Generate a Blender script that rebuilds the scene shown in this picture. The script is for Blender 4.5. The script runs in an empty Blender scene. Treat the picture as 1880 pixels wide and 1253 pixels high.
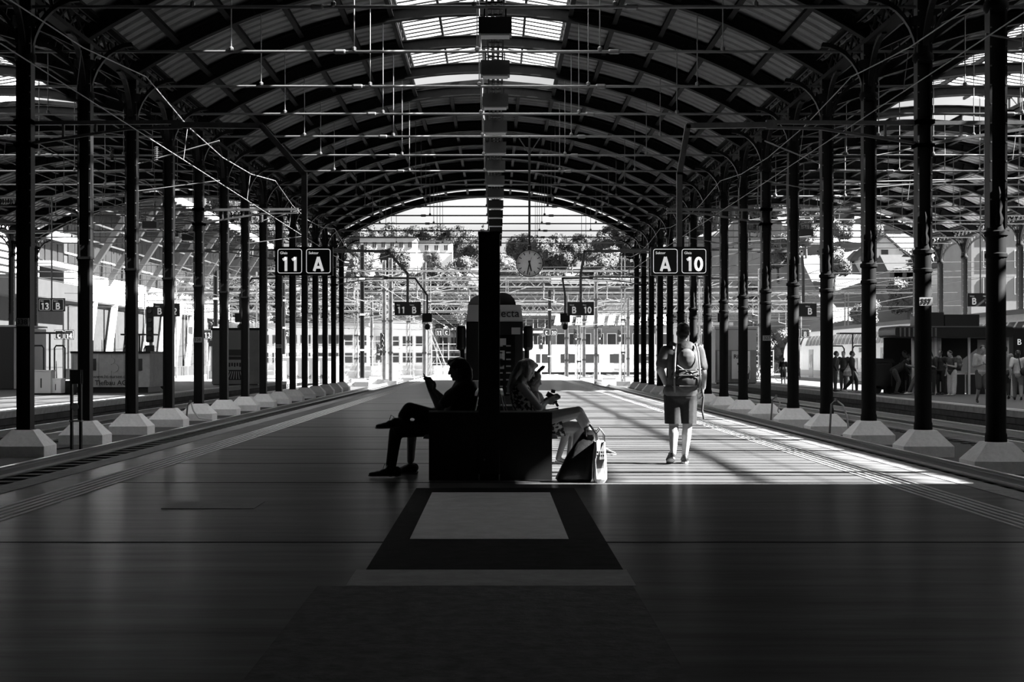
import bpy, bmesh, math, random
from mathutils import Vector, Matrix, Euler
R = random.Random(7)
PI = math.pi
sc = bpy.context.scene
col = sc.collection

# ---------------------------------------------------------------- camera
F, VX, VY, CAMZ = 2611.0, 911.0, 659.0, 1.3      # focal length in pixels, vanishing point, eye height
cam_d = bpy.data.cameras.new('camera'); cam = bpy.data.objects.new('camera', cam_d); col.objects.link(cam)
cam.location = (0, 0, CAMZ); cam.rotation_euler = (PI/2, 0, 0)
cam_d.sensor_width = 36; cam_d.lens = 36*F/1880
cam_d.shift_x = (940-VX)/1880; cam_d.shift_y = (VY-626.5)/1880
cam_d.clip_start = .05; cam_d.clip_end = 3000
sc.camera = cam
# ---------------------------------------------------------------- sky
w = bpy.data.worlds.new('world'); sc.world = w; w.use_nodes = True
nt = w.node_tree; nt.nodes.clear()
wo = nt.nodes.new('ShaderNodeOutputWorld'); bg = nt.nodes.new('ShaderNodeBackground')
tc = nt.nodes.new('ShaderNodeTexCoord'); mp = nt.nodes.new('ShaderNodeMapping'); mp.inputs['Scale'].default_value = (1, 1, 4)
ns = nt.nodes.new('ShaderNodeTexNoise'); ns.inputs['Scale'].default_value = 3.2; ns.inputs['Detail'].default_value = 6
rp = nt.nodes.new('ShaderNodeValToRGB')
rp.color_ramp.elements[0].position = .38; rp.color_ramp.elements[0].color = (.5, .5, .5, 1)
rp.color_ramp.elements[1].position = .7; rp.color_ramp.elements[1].color = (.95, .95, .95, 1)
nt.links.new(tc.outputs['Generated'], mp.inputs['Vector']); nt.links.new(mp.outputs['Vector'], ns.inputs['Vector'])
nt.links.new(ns.outputs['Fac'], rp.inputs['Fac']); nt.links.new(rp.outputs['Color'], bg.inputs['Color'])
nt.links.new(bg.outputs['Background'], wo.inputs['Surface'])
bg.inputs['Strength'].default_value = 1.15
# ---------------------------------------------------------------- sun: from the right, a little behind the camera
SUN_EL, SUN_BACK = 36.5, 6.0
sd = bpy.data.lights.new('sun', 'SUN'); sun = bpy.data.objects.new('sun', sd); col.objects.link(sun)
sd.energy = 75; sd.angle = math.radians(.55)
e_, b_ = math.radians(SUN_EL), math.radians(SUN_BACK)
sdir = Vector((math.cos(e_)*math.cos(b_), -math.cos(e_)*math.sin(b_), math.sin(e_)))   # towards the sun
sun.rotation_euler = sdir.to_track_quat('Z', 'Y').to_euler(); sun.location = (30, -5, 40)
# ---------------------------------------------------------------- colour management
vs = sc.view_settings
sc.display_settings.display_device = 'sRGB'
vs.view_transform = 'Standard'; vs.look = 'None'; vs.gamma = 1; vs.use_curve_mapping = False; vs.exposure = 0

# ================================================================ helpers
def at(px, py, Y):
    return Vector(((px-VX)*Y/F, Y, CAMZ-(py-VY)*Y/F))
def gx(px, Y): return (px-VX)*Y/F
def gz(py, Y): return CAMZ-(py-VY)*Y/F

MATS = {}
def M(name, v=.5, rough=.6, metal=0.0, noise=0.0, scale=8.0, stretch=(1,1,1), bump=0.0, v2=None, spec=.5, emit=0.0):
    """grey procedural material: base value v, mottled towards v2 by noise"""
    if name in MATS: return MATS[name]
    m = bpy.data.materials.new(name); MATS[name] = m; m.use_nodes = True
    n = m.node_tree.nodes; l = m.node_tree.links
    p = n['Principled BSDF']
    p.inputs['Base Color'].default_value = (v, v, v, 1); p.inputs['Roughness'].default_value = rough
    p.inputs['Metallic'].default_value = metal; p.inputs['Specular IOR Level'].default_value = spec
    if emit: p.inputs['Emission Color'].default_value = (1,1,1,1); p.inputs['Emission Strength'].default_value = emit
    if noise or v2 is not None or bump:
        t = n.new('ShaderNodeTexCoord'); mpp = n.new('ShaderNodeMapping'); mpp.inputs['Scale'].default_value = stretch
        no = n.new('ShaderNodeTexNoise'); no.inputs['Scale'].default_value = scale; no.inputs['Detail'].default_value = 8
        no.inputs['Roughness'].default_value = .65
        l.new(t.outputs['Object'], mpp.inputs['Vector']); l.new(mpp.outputs['Vector'], no.inputs['Vector'])
        r = n.new('ShaderNodeValToRGB')
        b = v2 if v2 is not None else max(0, v*(1-noise)); a = v if v2 is not None else v*(1+noise)
        r.color_ramp.elements[0].position = .32; r.color_ramp.elements[0].color = (b, b, b, 1)
        r.color_ramp.elements[1].position = .68; r.color_ramp.elements[1].color = (a, a, a, 1)
        l.new(no.outputs['Fac'], r.inputs['Fac']); l.new(r.outputs['Color'], p.inputs['Base Color'])
        if bump:
            bp = n.new('ShaderNodeBump'); bp.inputs['Strength'].default_value = bump; bp.inputs['Distance'].default_value = .02
            l.new(no.outputs['Fac'], bp.inputs['Height']); l.new(bp.outputs['Normal'], p.inputs['Normal'])
    return m

def setp(o, label=None, cat=None, group=None, kind=None):
    if label: o['label'] = label
    if cat: o['category'] = cat
    if group: o['group'] = group
    if kind: o['kind'] = kind
    return o
def thing(name, label, cat, loc=(0,0,0), rz=0.0, group=None, kind=None):
    o = bpy.data.objects.new(name, None); col.objects.link(o); o.empty_display_size = .1
    o.location = loc; o.rotation_euler = (0, 0, rz)
    return setp(o, label, cat, group, kind)
def link(name, me, parent=None, loc=(0,0,0), rot=(0,0,0)):
    o = bpy.data.objects.new(name, me); col.objects.link(o)
    o.location = loc; o.rotation_euler = rot
    if parent is not None: o.parent = parent
    return o
def copy_tree(o, parent=None):
    c = o.copy(); col.objects.link(c); c.parent = parent
    if parent is not None: c.matrix_parent_inverse = o.matrix_parent_inverse
    for ch in list(o.children): copy_tree(ch, c)
    return c

class MB:
    def __init__(s): s.v = []; s.f = []; s.mi = []; s.cur = 0
    def quadbox(s, P):
        i = len(s.v); s.v += [tuple(p) for p in P]
        for q in ((0,3,2,1),(4,5,6,7),(0,1,5,4),(1,2,6,5),(2,3,7,6),(3,0,4,7)):
            s.f.append(tuple(i+k for k in q)); s.mi.append(s.cur)
        return s
    def box(s, x0,x1,y0,y1,z0,z1):
        return s.quadbox([(x0,y0,z0),(x1,y0,z0),(x1,y1,z0),(x0,y1,z0),(x0,y0,z1),(x1,y0,z1),(x1,y1,z1),(x0,y1,z1)])
    def cbox(s, c, size, rot=None):
        a, b, d = size[0]/2, size[1]/2, size[2]/2
        P = [Vector(p) for p in ((-a,-b,-d),(a,-b,-d),(a,b,-d),(-a,b,-d),(-a,-b,d),(a,-b,d),(a,b,d),(-a,b,d))]
        if rot is not None: P = [rot @ p for p in P]
        c = Vector(c); return s.quadbox([p+c for p in P])
    def frustum(s, c, s0, s1, h):
        x, y, z = c; a, b = s0[0]/2, s0[1]/2; d, e = s1[0]/2, s1[1]/2
        return s.quadbox([(x-a,y-b,z),(x+a,y-b,z),(x+a,y+b,z),(x-a,y+b,z),(x-d,y-e,z+h),(x+d,y-e,z+h),(x+d,y+e,z+h),(x-d,y+e,z+h)])
    def beam(s, p, q, w, h, up=(0,0,1)):
        p, q = Vector(p), Vector(q); d = (q-p)
        if d.length < 1e-6: return s
        d.normalize(); up = Vector(up)
        if abs(d.dot(up)) > .99: up = Vector((0,1,0)) if abs(d.y) < .9 else Vector((1,0,0))
        a = d.cross(up).normalized()*(w/2); b = a.cross(d).normalized()*(h/2)
        return s.quadbox([p-a-b, p+a-b, p+a+b, p-a+b, q-a-b, q+a-b, q+a+b, q-a+b])
    def tube(s, pts, r, n=8, caps=True):
        pts = [Vector(p) for p in pts]; rr = r if isinstance(r, (list,tuple)) else [r]*len(pts)
        base = len(s.v); ref = None
        for k, p in enumerate(pts):
            d = (pts[min(k+1,len(pts)-1)]-pts[max(k-1,0)]).normalized()
            if ref is None:
                ref = Vector((0,0,1)) if abs(d.z) < .9 else Vector((1,0,0))
            a = d.cross(ref).normalized(); b = a.cross(d).normalized(); ref = b
            for j in range(n):
                t = 2*PI*j/n; s.v.append(tuple(p+(a*math.cos(t)+b*math.sin(t))*rr[k]))
        for k in range(len(pts)-1):
            for j in range(n):
                i0 = base+k*n+j; i1 = base+k*n+(j+1)%n
                s.f.append((i0,i1,i1+n,i0+n)); s.mi.append(s.cur)
        if caps:
            s.f.append(tuple(base+j for j in range(n))[::-1]); s.mi.append(s.cur)
            e = base+(len(pts)-1)*n; s.f.append(tuple(e+j for j in range(n))); s.mi.append(s.cur)
        return s
    def lathe(s, prof, c=(0,0,0), n=12, axis='z', caps=True):
        base = len(s.v); c = Vector(c)
        for r, z in prof:
            for j in range(n):
                t = 2*PI*j/n
                if axis == 'z': p = Vector((r*math.cos(t), r*math.sin(t), z))
                elif axis == 'y': p = Vector((r*math.cos(t), z, r*math.sin(t)))
                else: p = Vector((z, r*math.cos(t), r*math.sin(t)))
                s.v.append(tuple(c+p))
        for k in range(len(prof)-1):
            for j in range(n):
                i0 = base+k*n+j; i1 = base+k*n+(j+1)%n
                s.f.append((i0,i1,i1+n,i0+n)); s.mi.append(s.cur)
        if caps:
            s.f.append(tuple(base+j for j in range(n))[::-1]); s.mi.append(s.cur)
            e = base+(len(prof)-1)*n; s.f.append(tuple(e+j for j in range(n))); s.mi.append(s.cur)
        return s
    def prism(s, poly, a, b, axis='y'):
        """extrude a 2-D polygon: axis y -> poly is (x,z); x -> (y,z); z -> (x,y)"""
        base = len(s.v); n = len(poly)
        for t in (a, b):
            for u, v in poly:
                s.v.append({'y':(u,t,v),'x':(t,u,v),'z':(u,v,t)}[axis])
        s.f.append(tuple(range(base, base+n))); s.mi.append(s.cur)
        s.f.append(tuple(range(base+n, base+2*n))[::-1]); s.mi.append(s.cur)
        for j in range(n):
            k = (j+1)%n; s.f.append((base+j, base+n+j, base+n+k, base+k)); s.mi.append(s.cur)
        return s
    def strip(s, rows, closed=False):
        base = len(s.v); n = len(rows[0])
        for r in rows: s.v += [tuple(p) for p in r]
        for k in range(len(rows)-1):
            for j in range(n if closed else n-1):
                a = base+k*n+j; b = base+k*n+(j+1)%n
                s.f.append((a,b,b+n,a+n)); s.mi.append(s.cur)
        return s
    def mesh(s, name, mats, off=None, smooth=False, fix=True):
        me = bpy.data.meshes.new(name)
        vv = s.v if off is None else [(x-off[0], y-off[1], z-off[2]) for x,y,z in s.v]
        me.from_pydata(vv, [], s.f)
        mats = mats if isinstance(mats, (list,tuple)) else [mats]
        for m in mats: me.materials.append(m)
        if len(mats) > 1: me.polygons.foreach_set('material_index', s.mi)
        if fix:
            bm = bmesh.new(); bm.from_mesh(me); bmesh.ops.recalc_face_normals(bm, faces=bm.faces); bm.to_mesh(me); bm.free()
        if smooth:
            me.polygons.foreach_set('use_smooth', [True]*len(me.polygons))
            me.set_sharp_from_angle(angle=math.radians(38))
        me.update(); return me
    def build(s, name, mats, parent=None, world=False, smooth=False, bevel=0, loc=(0,0,0), rot=(0,0,0)):
        off = parent.location if (world and parent is not None) else None
        o = link(name, s.mesh(name, mats, off, smooth), parent, loc, rot)
        if bevel:
            bv = o.modifiers.new('bevel', 'BEVEL'); bv.width = bevel; bv.segments = 2; bv.limit_method = 'ANGLE'
        return o

tmp_sc = bpy.data.scenes.new('workbench'); tmp_vl = tmp_sc.view_layers[0]
def evaluated_mesh(o):
    """mesh of o with its modifiers applied, worked out in a scene of its own (fast)"""
    tmp_sc.collection.objects.link(o); tmp_vl.update(); dg = tmp_vl.depsgraph
    return bpy.data.meshes.new_from_object(o.evaluated_get(dg))
_tcache = {}
def text_me(s, size, mat, bold=0.0, align='CENTER', depth=.002):
    key = (s, size, mat.name, bold, align)
    if key in _tcache: return _tcache[key]
    cu = bpy.data.curves.new('lettering', 'FONT'); cu.body = s; cu.size = size; cu.align_x = align; cu.align_y = 'CENTER'
    cu.offset = bold*size; cu.extrude = depth; cu.resolution_u = 3
    o = bpy.data.objects.new('lettering', cu)
    me = evaluated_mesh(o)
    bpy.data.objects.remove(o); bpy.data.curves.remove(cu)
    me.materials.clear(); me.materials.append(mat); me.name = 'lettering'
    _tcache[key] = me; return me
def text(s, size, mat, parent, loc, bold=0.0, align='CENTER', rot=(PI/2,0,0), name='lettering'):
    return link(name, text_me(s, size, mat, bold, align), parent, loc, rot)
def _arc(cx, cz, rx, rz_, a0, a1, n=10):
    return [(cx+rx*math.cos(math.radians(a0+(a1-a0)*k/n)), cz+rz_*math.sin(math.radians(a0+(a1-a0)*k/n))) for k in range(n+1)]
GLY = {'0':[_arc(.3,.5,.22,.42,0,360,20)], '1':[[(.36,.0),(.36,1.0)],[(.36,.93),(.14,.78)]], '2':[_arc(.3,.7,.2,.22,165,-30)+[(.09,.07)],[(.09,.07),(.53,.07)]],
       '3':[_arc(.28,.73,.19,.19,150,-90),_arc(.28,.28,.22,.22,90,-150)], '4':[[(.42,0),(.42,1)],[(.42,.93),(.06,.3)],[(.03,.26),(.58,.26)]],
       '8':[_arc(.3,.73,.18,.19,0,360,16),_arc(.3,.28,.21,.21,0,360,16)], '9':[_arc(.3,.66,.2,.26,0,360,16),[(.5,.66),(.48,.3)],_arc(.29,.28,.2,.21,0,-140)],
       'A':[[(.03,0),(.33,1)],[(.33,1),(.63,0)],[(.14,.27),(.52,.27)]], 'B':[[(.1,0),(.1,1)],[(.1,.93),(.32,.93)],[(.1,.52),(.34,.52)],[(.1,.07),(.34,.07)],_arc(.32,.73,.18,.2,90,-90),_arc(.34,.295,.22,.225,90,-90)],
       'C':[_arc(.34,.5,.26,.43,48,312,16)]}
_gcache = {}
def glyphs(st, h, mat, parent, loc, th=.19, name='lettering'):
    """bold sign lettering drawn as flat strokes, centred on loc, facing -y"""
    key = (st, h, mat.name)
    if key not in _gcache:
        m = MB(); ws = [.66 if c in 'ABC' else .6 for c in st]; gap = .06; W = sum(ws)+gap*(len(st)-1); x = -W/2
        for c, w_ in zip(st, ws):
            for ln in GLY[c]:
                P = [Vector(((x+u)*h, 0, (v-.5)*h)) for u, v in ln]
                for k in range(len(P)-1):
                    d = (P[k+1]-P[k]).normalized()*(th*h*.18 if len(P) > 2 else 0)
                    m.beam(P[k]-d, P[k+1]+d, th*h, .006, (0,1,0))
            x += w_+gap
        _gcache[key] = m.mesh('lettering', mat)
    return link(name, _gcache[key], parent, loc)
_u = ['first','second','third','fourth','fifth','sixth','seventh','eighth','ninth']
ORD = _u+['tenth','eleventh','twelfth','thirteenth','fourteenth','fifteenth','sixteenth','seventeenth','eighteenth','nineteenth','twentieth']+['twenty-'+q for q in _u]+['thirtieth']+['thirty-'+q for q in _u]
# ================================================================ structure
S = 3.83; D0 = 6.855*S; XL, XR = -8.69, 7.88; GZ = -.5
def bay(n): return D0+n*S
m_asph = M('asphalt', .125, .3, v2=.045, scale=1.1, stretch=(.35, 3.2, 1), bump=.12, spec=.005)
m_iron = M('black_painted_iron', .005, .5, noise=.3, scale=20, spec=.3)
m_rib = M('dark_steel', .011, .7, noise=.3, scale=9, spec=.12)
m_rod = M('bare_steel_rod', .16, .4, metal=.3)
m_conc = M('white_concrete', .9, .8, v2=.75, scale=14, bump=.2)
m_stone = M('kerb_stone', .3, .8, v2=.18, scale=6, bump=.2)
m_ballast_d = M('dark_ballast', .035, .9, v2=.012, scale=16, bump=.8)
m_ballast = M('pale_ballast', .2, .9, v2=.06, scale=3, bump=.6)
m_rail = M('rail_steel', .45, .3, metal=.9)
m_sleeper = M('sleeper', .05, .9, noise=.4, scale=8)
m_white = M('white_paint', .75, .6)
m_blk = M('black_enamel', .012, .45)
m_panelroof = M('roof_sheet', .32, .75, v2=.2, scale=2.5, stretch=(1,6,1))

# ground: pale ballast of the yard, with darker track troughs inside the hall
g = MB(); g.box(-700, 700, -40, 900, GZ-.4, GZ-.06)
setp(g.build('ground', m_ballast), 'pale gravel ground of the railway yard', 'ground', kind='structure')
for nm, x0, x1, lab in (('track_bed', -11.9, -5.05, 'dark gravel bed left of the middle platform'), ('track_bed', 5.1, 12.85, 'dark gravel bed right of the middle platform')):
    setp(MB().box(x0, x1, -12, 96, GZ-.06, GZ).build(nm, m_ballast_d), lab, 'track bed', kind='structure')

# middle platform
PE = 118
plat = thing('platform', 'dark asphalt middle platform with ribbed guide lines along both edges', 'platform', (0,0,0), kind='structure')
MB().box(-4.75, 4.8, -12, PE, GZ, 0).build('platform_slab', m_asph, plat)
for side, x0, x1 in ((-1, -5.05, -4.752), (1, 4.802, 5.1)):
    me = MB().box(0, x1-x0, 0, 1.985, GZ, .005).mesh('coping_stone', m_stone)
    for k in range(65): link('coping_stone', me, plat, (x0, -12+2*k, 0))
me = MB().quadbox([(-.013,-12,0),(.013,-12,0),(.013,PE,0),(-.013,PE,0),(-.009,-12,.008),(.009,-12,.008),(.009,PE,.008),(-.009,PE,.008)]).mesh('guide_line', M('guide_line_paint', .85, .6, v2=.65, scale=3))
for x0 in (-4.32, 4.02):
    for k in range(5): link('guide_line', me, plat, (x0+.085*k, 0, 0))
# repaired patches in the surface
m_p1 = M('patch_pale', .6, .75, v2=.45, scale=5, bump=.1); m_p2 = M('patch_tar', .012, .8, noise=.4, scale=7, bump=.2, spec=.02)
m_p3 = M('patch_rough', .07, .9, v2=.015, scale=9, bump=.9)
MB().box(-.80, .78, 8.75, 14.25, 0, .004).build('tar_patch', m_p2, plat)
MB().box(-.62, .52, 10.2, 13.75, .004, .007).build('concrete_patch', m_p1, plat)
MB().box(-1.02, .78, 4.0, 8.1, 0, .004).build('rough_patch', m_p3, plat)
MB().box(-.86, .80, 8.12, 8.74, 0, .003).build('pale_strip', M('patch_mid', .3, .8, v2=.2, scale=6), plat)
for k, y in enumerate((10.05, 14.9, 17.6, 20.4, 23.6, 27.0, 31, 35.5, 41, 47)):   # sealed joints across the asphalt
    MB().box(-4.0, 3.95, y, y+.03, 0, .002).build('sealed_joint', m_p2, plat)
MB().box(-2.9, -2.1, 12.3, 12.9, 0, .004).build('manhole_cover', M('cover_iron', .06, .6, noise=.3, scale=6), plat)

# side platforms
def side_platform(name, x0, x1, label, y0, edge):
    p = thing(name, label, 'platform', (0,0,0), kind='structure')
    MB().box(x0+(.32 if edge < 0 else 0), x1-(.32 if edge > 0 else 0), -12, 112, GZ, -.005).build('platform_slab', m_asph2, p)
    xe = x0 if edge < 0 else x1-.32
    me = MB().box(0, .32, 0, 1.49, -.16, .006).mesh('coping_stone', m_stone)
    for k in range(40): link('coping_stone', me, p, (xe, y0+1.5*k, 0))
    for r in range(2):
        me2 = MB().box(.03, .3, 0, 1.18, 0, .15).mesh('wall_block', m_block)
        for k in range(46): link('wall_block', me2, p, (xe, y0+1.2*k+(.6 if r else 0), GZ+.17*r))
    me = MB().box(0, .09, 0, 60, 0, .004).mesh('edge_line', m_white)
    link('edge_line', me, p, (xe+.5 if edge < 0 else xe-.3, y0, -.005))
    return p
m_asph2 = M('asphalt_side', .09, .7, v2=.05, scale=1.3, stretch=(.5, 2, 1))
m_block = M('platform_block', .05, .9, v2=.02, scale=5, bump=.3)
side_platform('platform_left', -21.5, -12.0, 'side platform behind the left row of columns, faced with stone blocks', 30, 1)
side_platform('platform_right', 12.9, 21.4, 'side platform behind the right row of columns, with a white edge', 30, -1)

# tracks
def track(xc, y0, y1, n_sl, label, mat=m_rail, z=GZ):
    t = thing('railway_track', label, 'track', (xc, 0, z), kind='structure')
    for sx in (-.7525, .7525):
        m = MB(); prof = [(-.075,0),(.075,0),(.075,.02),(.012,.04),(.012,.11),(.036,.125),(.036,.16),(-.036,.16),(-.036,.125),(-.012,.11),(-.012,.04),(-.075,.02)]
        m.prism([(u+sx, v+.03) for u, v in prof], y0, y1, 'y'); m.build('rail', mat, t)
    me = MB().box(-1.05, 1.05, -.12, .12, -.06, .03).mesh('sleeper', m_sleeper)
    for k in range(n_sl): link('sleeper', me, t, (0, y0+.3+.65*k, 0))
track(-6.6, 2, 240, 90, 'railway track along the left edge of the middle platform')
track(6.4, 2, 240, 90, 'railway track along the right edge of the middle platform')
track(-10.4, 20, 240, 70, 'railway track in front of the left side platform')
track(10.9, 20, 240, 70, 'railway track in front of the right side platform')
track(23.65, 50, 240, 0, 'railway track under the double deck train')
track(-2.6, 122, 300, 0, 'rails beyond the platform end, left of the middle')
track(2.6, 122, 300, 0, 'rails beyond the platform end, right of the middle')

# ---------------------------------------------------------------- hall roofs
HALF = (XR-XL)/2; ZS, RISE = 8.0, 2.42; RAD = (HALF**2+RISE**2)/(2*RISE); ZC = ZS+RISE-RAD
def arc(u, dr=0.0):
    """point (x, z) on the rib underside (dr outwards) above offset u from the hall's middle"""
    u = max(-HALF, min(HALF, u)); a = math.asin(u/RAD); r = RAD+dr
    return (r*math.sin(a), ZC+r*math.cos(a))
LW = 2.35                              # half width of the roof light
SL = [-HALF, -7.1, -5.9, -4.7, -3.5, -LW]; SLOTS = list(zip(SL[:-1], SL[1:])); SLOTS += [(-b, -a) for a, b in SLOTS]
CSLOTS = [(-LW,-1.17),(-1.17,0),(0,1.17),(1.17,LW)]
def rib_mesh(name, d=.34, fw=.22):
    m = MB(); us = [-HALF+2*HALF*k/28 for k in range(29)]
    for (w_, r0, r1) in ((fw, 0, .035), (.05, .035, d-.035), (fw, d-.035, d)):
        rows = []
        for u in us:
            x0, z0 = arc(u, r0); x1, z1 = arc(u, r1)
            rows.append([(x0,-w_/2,z0),(x0,w_/2,z0),(x1,w_/2,z1),(x1,-w_/2,z1)])
        m.strip(rows, closed=True)
    for k in range(1, 28, 2):            # stiffeners
        x0, z0 = arc(us[k], .03); x1, z1 = arc(us[k], d-.03); m.beam((x0,0,z0),(x1,0,z1), .18, .03)
    return m.mesh(name, m_rib)
def panel_mesh(a, b):
    m = MB(); prof = []; nb = 7; L = S-.26; st = L/nb
    for k in range(nb):
        prof += [(k*st+.02, .37), (k*st+st*.62, .37), (k*st+st*.66, .43), (k*st+st-.02, .43)]
    rows = []
    for y, dr in prof:
        rows.append([(lambda q: (q[0], y+.13, q[1]))(arc(a+.03+(b-a-.06)*t/3, dr)) for t in range(4)])
    m.strip(rows); top = len(m.v)
    m.strip([[(lambda q: (q[0], y+.13, q[1]))(arc(a+(b-a)*t/3, .47)) for t in range(4)] for y in (-.13, S-.13)])
    return m.mesh('roof_panel', m_panelroof, fix=False)
def purlin_mesh(u, L):
    m = MB(); a = math.asin(u/RAD); x, z = arc(u, .25)
    n_ = Vector((math.sin(a), 0, math.cos(a))); t_ = Vector((math.cos(a), 0, -math.sin(a))); c = Vector((x, 0, z))
    for ww, h0, h1 in ((.12, -.12, -.09), (.03, -.09, .09), (.12, .09, .12)):
        P = [c+t_*sx*ww/2+n_*h for h, sx in ((h0,-1),(h0,1),(h1,1),(h1,-1))]
        m.quadbox([p for p in P]+[p+Vector((0,L,0)) for p in P])
    return m.mesh('purlin', m_rib)
me_rib = rib_mesh('rib')
me_pan = {s_: panel_mesh(*s_) for s_ in SLOTS+CSLOTS}
# roof light: raised frame with a shallow pitched glazing of narrow translucent strips
m_pane = bpy.data.materials.new('translucent_corrugated_pane'); m_pane.use_nodes = True
n = m_pane.node_tree.nodes; l = m_pane.node_tree.links; n.clear()
o_ = n.new('ShaderNodeOutputMaterial'); tr = n.new('ShaderNodeBsdfTransparent'); tl = n.new('ShaderNodeBsdfTranslucent'); mx = n.new('ShaderNodeMixShader')
tr.inputs['Color'].default_value = (.97,.97,.97,1); tl.inputs['Color'].default_value = (.85,.85,.85,1); mx.inputs['Fac'].default_value = .2
l.new(tr.outputs[0], mx.inputs[1]); l.new(tl.outputs[0], mx.inputs[2]); l.new(mx.outputs[0], o_.inputs['Surface'])
LZ0 = arc(LW, .45)[1]+.55; LZ1 = LZ0+.42
def pane_mesh(sgn, st):
    m = MB(); g_ = .03
    m.quadbox([(sgn*(LW+.25), g_, LZ0-.04),(0, g_, LZ1),(0, st-g_, LZ1),(sgn*(LW+.25), st-g_, LZ0-.04),
               (sgn*(LW+.25), g_, LZ0-.02),(0, g_, LZ1+.02),(0, st-g_, LZ1+.02),(sgn*(LW+.25), st-g_, LZ0-.02)])
    return m.mesh('glazing_strip', m_pane)
NP = 8; PST = S/NP
me_pane = {sg: pane_mesh(sg, PST) for sg in (-1, 1)}
me_bar = {}
for sg in (-1, 1):
    me_bar[sg] = MB().beam((sg*(LW+.27), 0, LZ0-.04), (0, 0, LZ1), .07, .06).mesh('glazing_bar', m_rib)
def lantern_side(L):
    m = MB()
    for sg in (-1, 1):
        x, z = arc(sg*LW, .40)
        m.beam((x, 0, LZ0-.06), (x, L, LZ0-.06), .1, .12); m.beam((x, 0, z+.02), (x, L, z+.02), .1, .14)
        for k in range(int(L/.96)):
            y = .96*k; m.beam((x, y, z), (x, y, LZ0), .06, .06); m.beam((x, y, z), (x, min(L, y+.96), LZ0), .03, .03)
    m.beam((0, 0, LZ1-.06), (0, L, LZ1-.06), .1, .14)
    for sg in (-1, 1): m.beam((sg*1.25, 0, (LZ0+LZ1)/2-.08), (sg*1.25, L, (LZ0+LZ1)/2-.08), .07, .1)
    return m.mesh('roof_light_frame', m_rib)
def rod_mesh(hang):
    m = MB(); zt = 7.8
    m.tube([(-HALF, 0, zt), (HALF, 0, zt)], .032, 8)
    for u in (-2.9, 2.9): m.lathe([(.04,-.12),(.055,-.09),(.055,.09),(.04,.12)], (u,0,zt), 8, 'x')
    return m.mesh('tie_rod', m_rod)
me_rod = rod_mesh(0)
me_hang = {u: MB().tube([(u,0,7.8),(u,0,arc(u)[1])], .014, 6).lathe([(.03,0),(.05,.03),(.05,.09),(.02,.12)], (u,0,7.79), 8).mesh('hanger_rod', m_rod) for u in (-5.2,-2.6,0,2.6,5.2)}

def hall(name, label, xc, sx, n1, l0, l1, yf=-13):
    """one arched hall: visible bays -1..n1, roof light between depths l0 and l1"""
    c = thing(name, label, 'roof', (xc, 0, 0), kind='structure'); c.scale = (sx, 1, 1)
    yb = bay(-1)
    # plain shell over the bays behind and above the camera
    m = MB(); us = [-HALF+2*HALF*k/24 for k in range(25)]
    lo = [u for u in us if u <= -LW+.3]+[-LW]; hi = [LW]+[u for u in us if u >= LW-.3]
    lo = sorted(set([u for u in us if u < -LW]+[-LW])); hi = sorted(set([u for u in us if u > LW]+[LW]))
    for seg, a, b in (((us, yf, l0), (lo, l0, yb), (hi, l0, yb)) if l0 < yb else ((us, yf, yb),)):
        m.strip([[(arc(u,.38)[0], y, arc(u,.38)[1]) for u in seg] for y in (a, b)])
        m.strip([[(arc(u,.46)[0], y, arc(u,.46)[1]) for u in seg] for y in (a, b)])
    m.build('roof_shell', m_panelroof, c)
    for k in range(-3, n1+1):
        y = bay(k); link('rib', me_rib, c, (0, y, 0)); link('tie_rod', me_rod, c, (0, y, 0))
        if k > -2:
            for u in me_hang: link('hanger_rod', me_hang[u], c, (0, y, 0))
    link('rib', me_rib, c, (0, bay(n1)+.62, 0))
    for k in range(-1, n1):
        y = bay(k)
        for s_ in SLOTS: link('roof_panel', me_pan[s_], c, (0, y, 0))
        if y > l1-.1 or y < l0-.1:
            for s_ in CSLOTS: link('roof_panel', me_pan[s_], c, (0, y, 0))
    for u in (-7.1,-5.9,-4.7,-3.5,3.5,4.7,5.9,7.1): link('purlin', purlin_mesh(u, bay(n1)-yb+.7), c, (0, yb, 0))
    for u in (-LW, LW): link('purlin', purlin_mesh(u, bay(n1)-l0+.7), c, (0, l0, 0))
    for u in (-1.17, 0, 1.17): link('purlin', purlin_mesh(u, bay(n1)-l1+.7), c, (0, l1, 0))
    # roof light
    link('roof_light_frame', lantern_side(l1-l0), c, (0, l0, 0))
    k = 0
    while l0+(k+1)*PST <= l1+.01:
        for sg in (-1, 1):
            link('glazing_strip', me_pane[sg], c, (0, l0+k*PST, 0)); link('glazing_bar', me_bar[sg], c, (0, l0+k*PST, 0))
        k += 1
    # stepped end where the roof light stops
    for sg in (-1, 1):
        x, z = arc(sg*LW, .45)
        MB().prism([(sg*LW, z-.05), (0, arc(0,.45)[1]-.02), (0, arc(0,.45)[1]+.12), (sg*LW, z+.1)], 0, .12, 'y').build('roof_light_sill', m_rib, c, loc=(0, l1, 0))
    return c
XLO, XRO = -25.9, 25.6
l0_, l1_ = bay(-3), bay(6)
hall('ceiling', 'dark arched iron roof over the middle platform with glazed roof light', (XL+XR)/2, 1, 14, bay(0), l1_)
hall('ceiling_left', 'dark arched iron roof of the hall behind the left columns', (XL+XLO)/2, (XL-XLO)/2/HALF, 14, bay(-1), bay(7))
hall('ceiling_right', 'dark arched iron roof of the hall behind the right columns', (XR+XRO)/2, (XRO-XR)/2/HALF, 15, bay(-3.4), bay(7.5))

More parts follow.
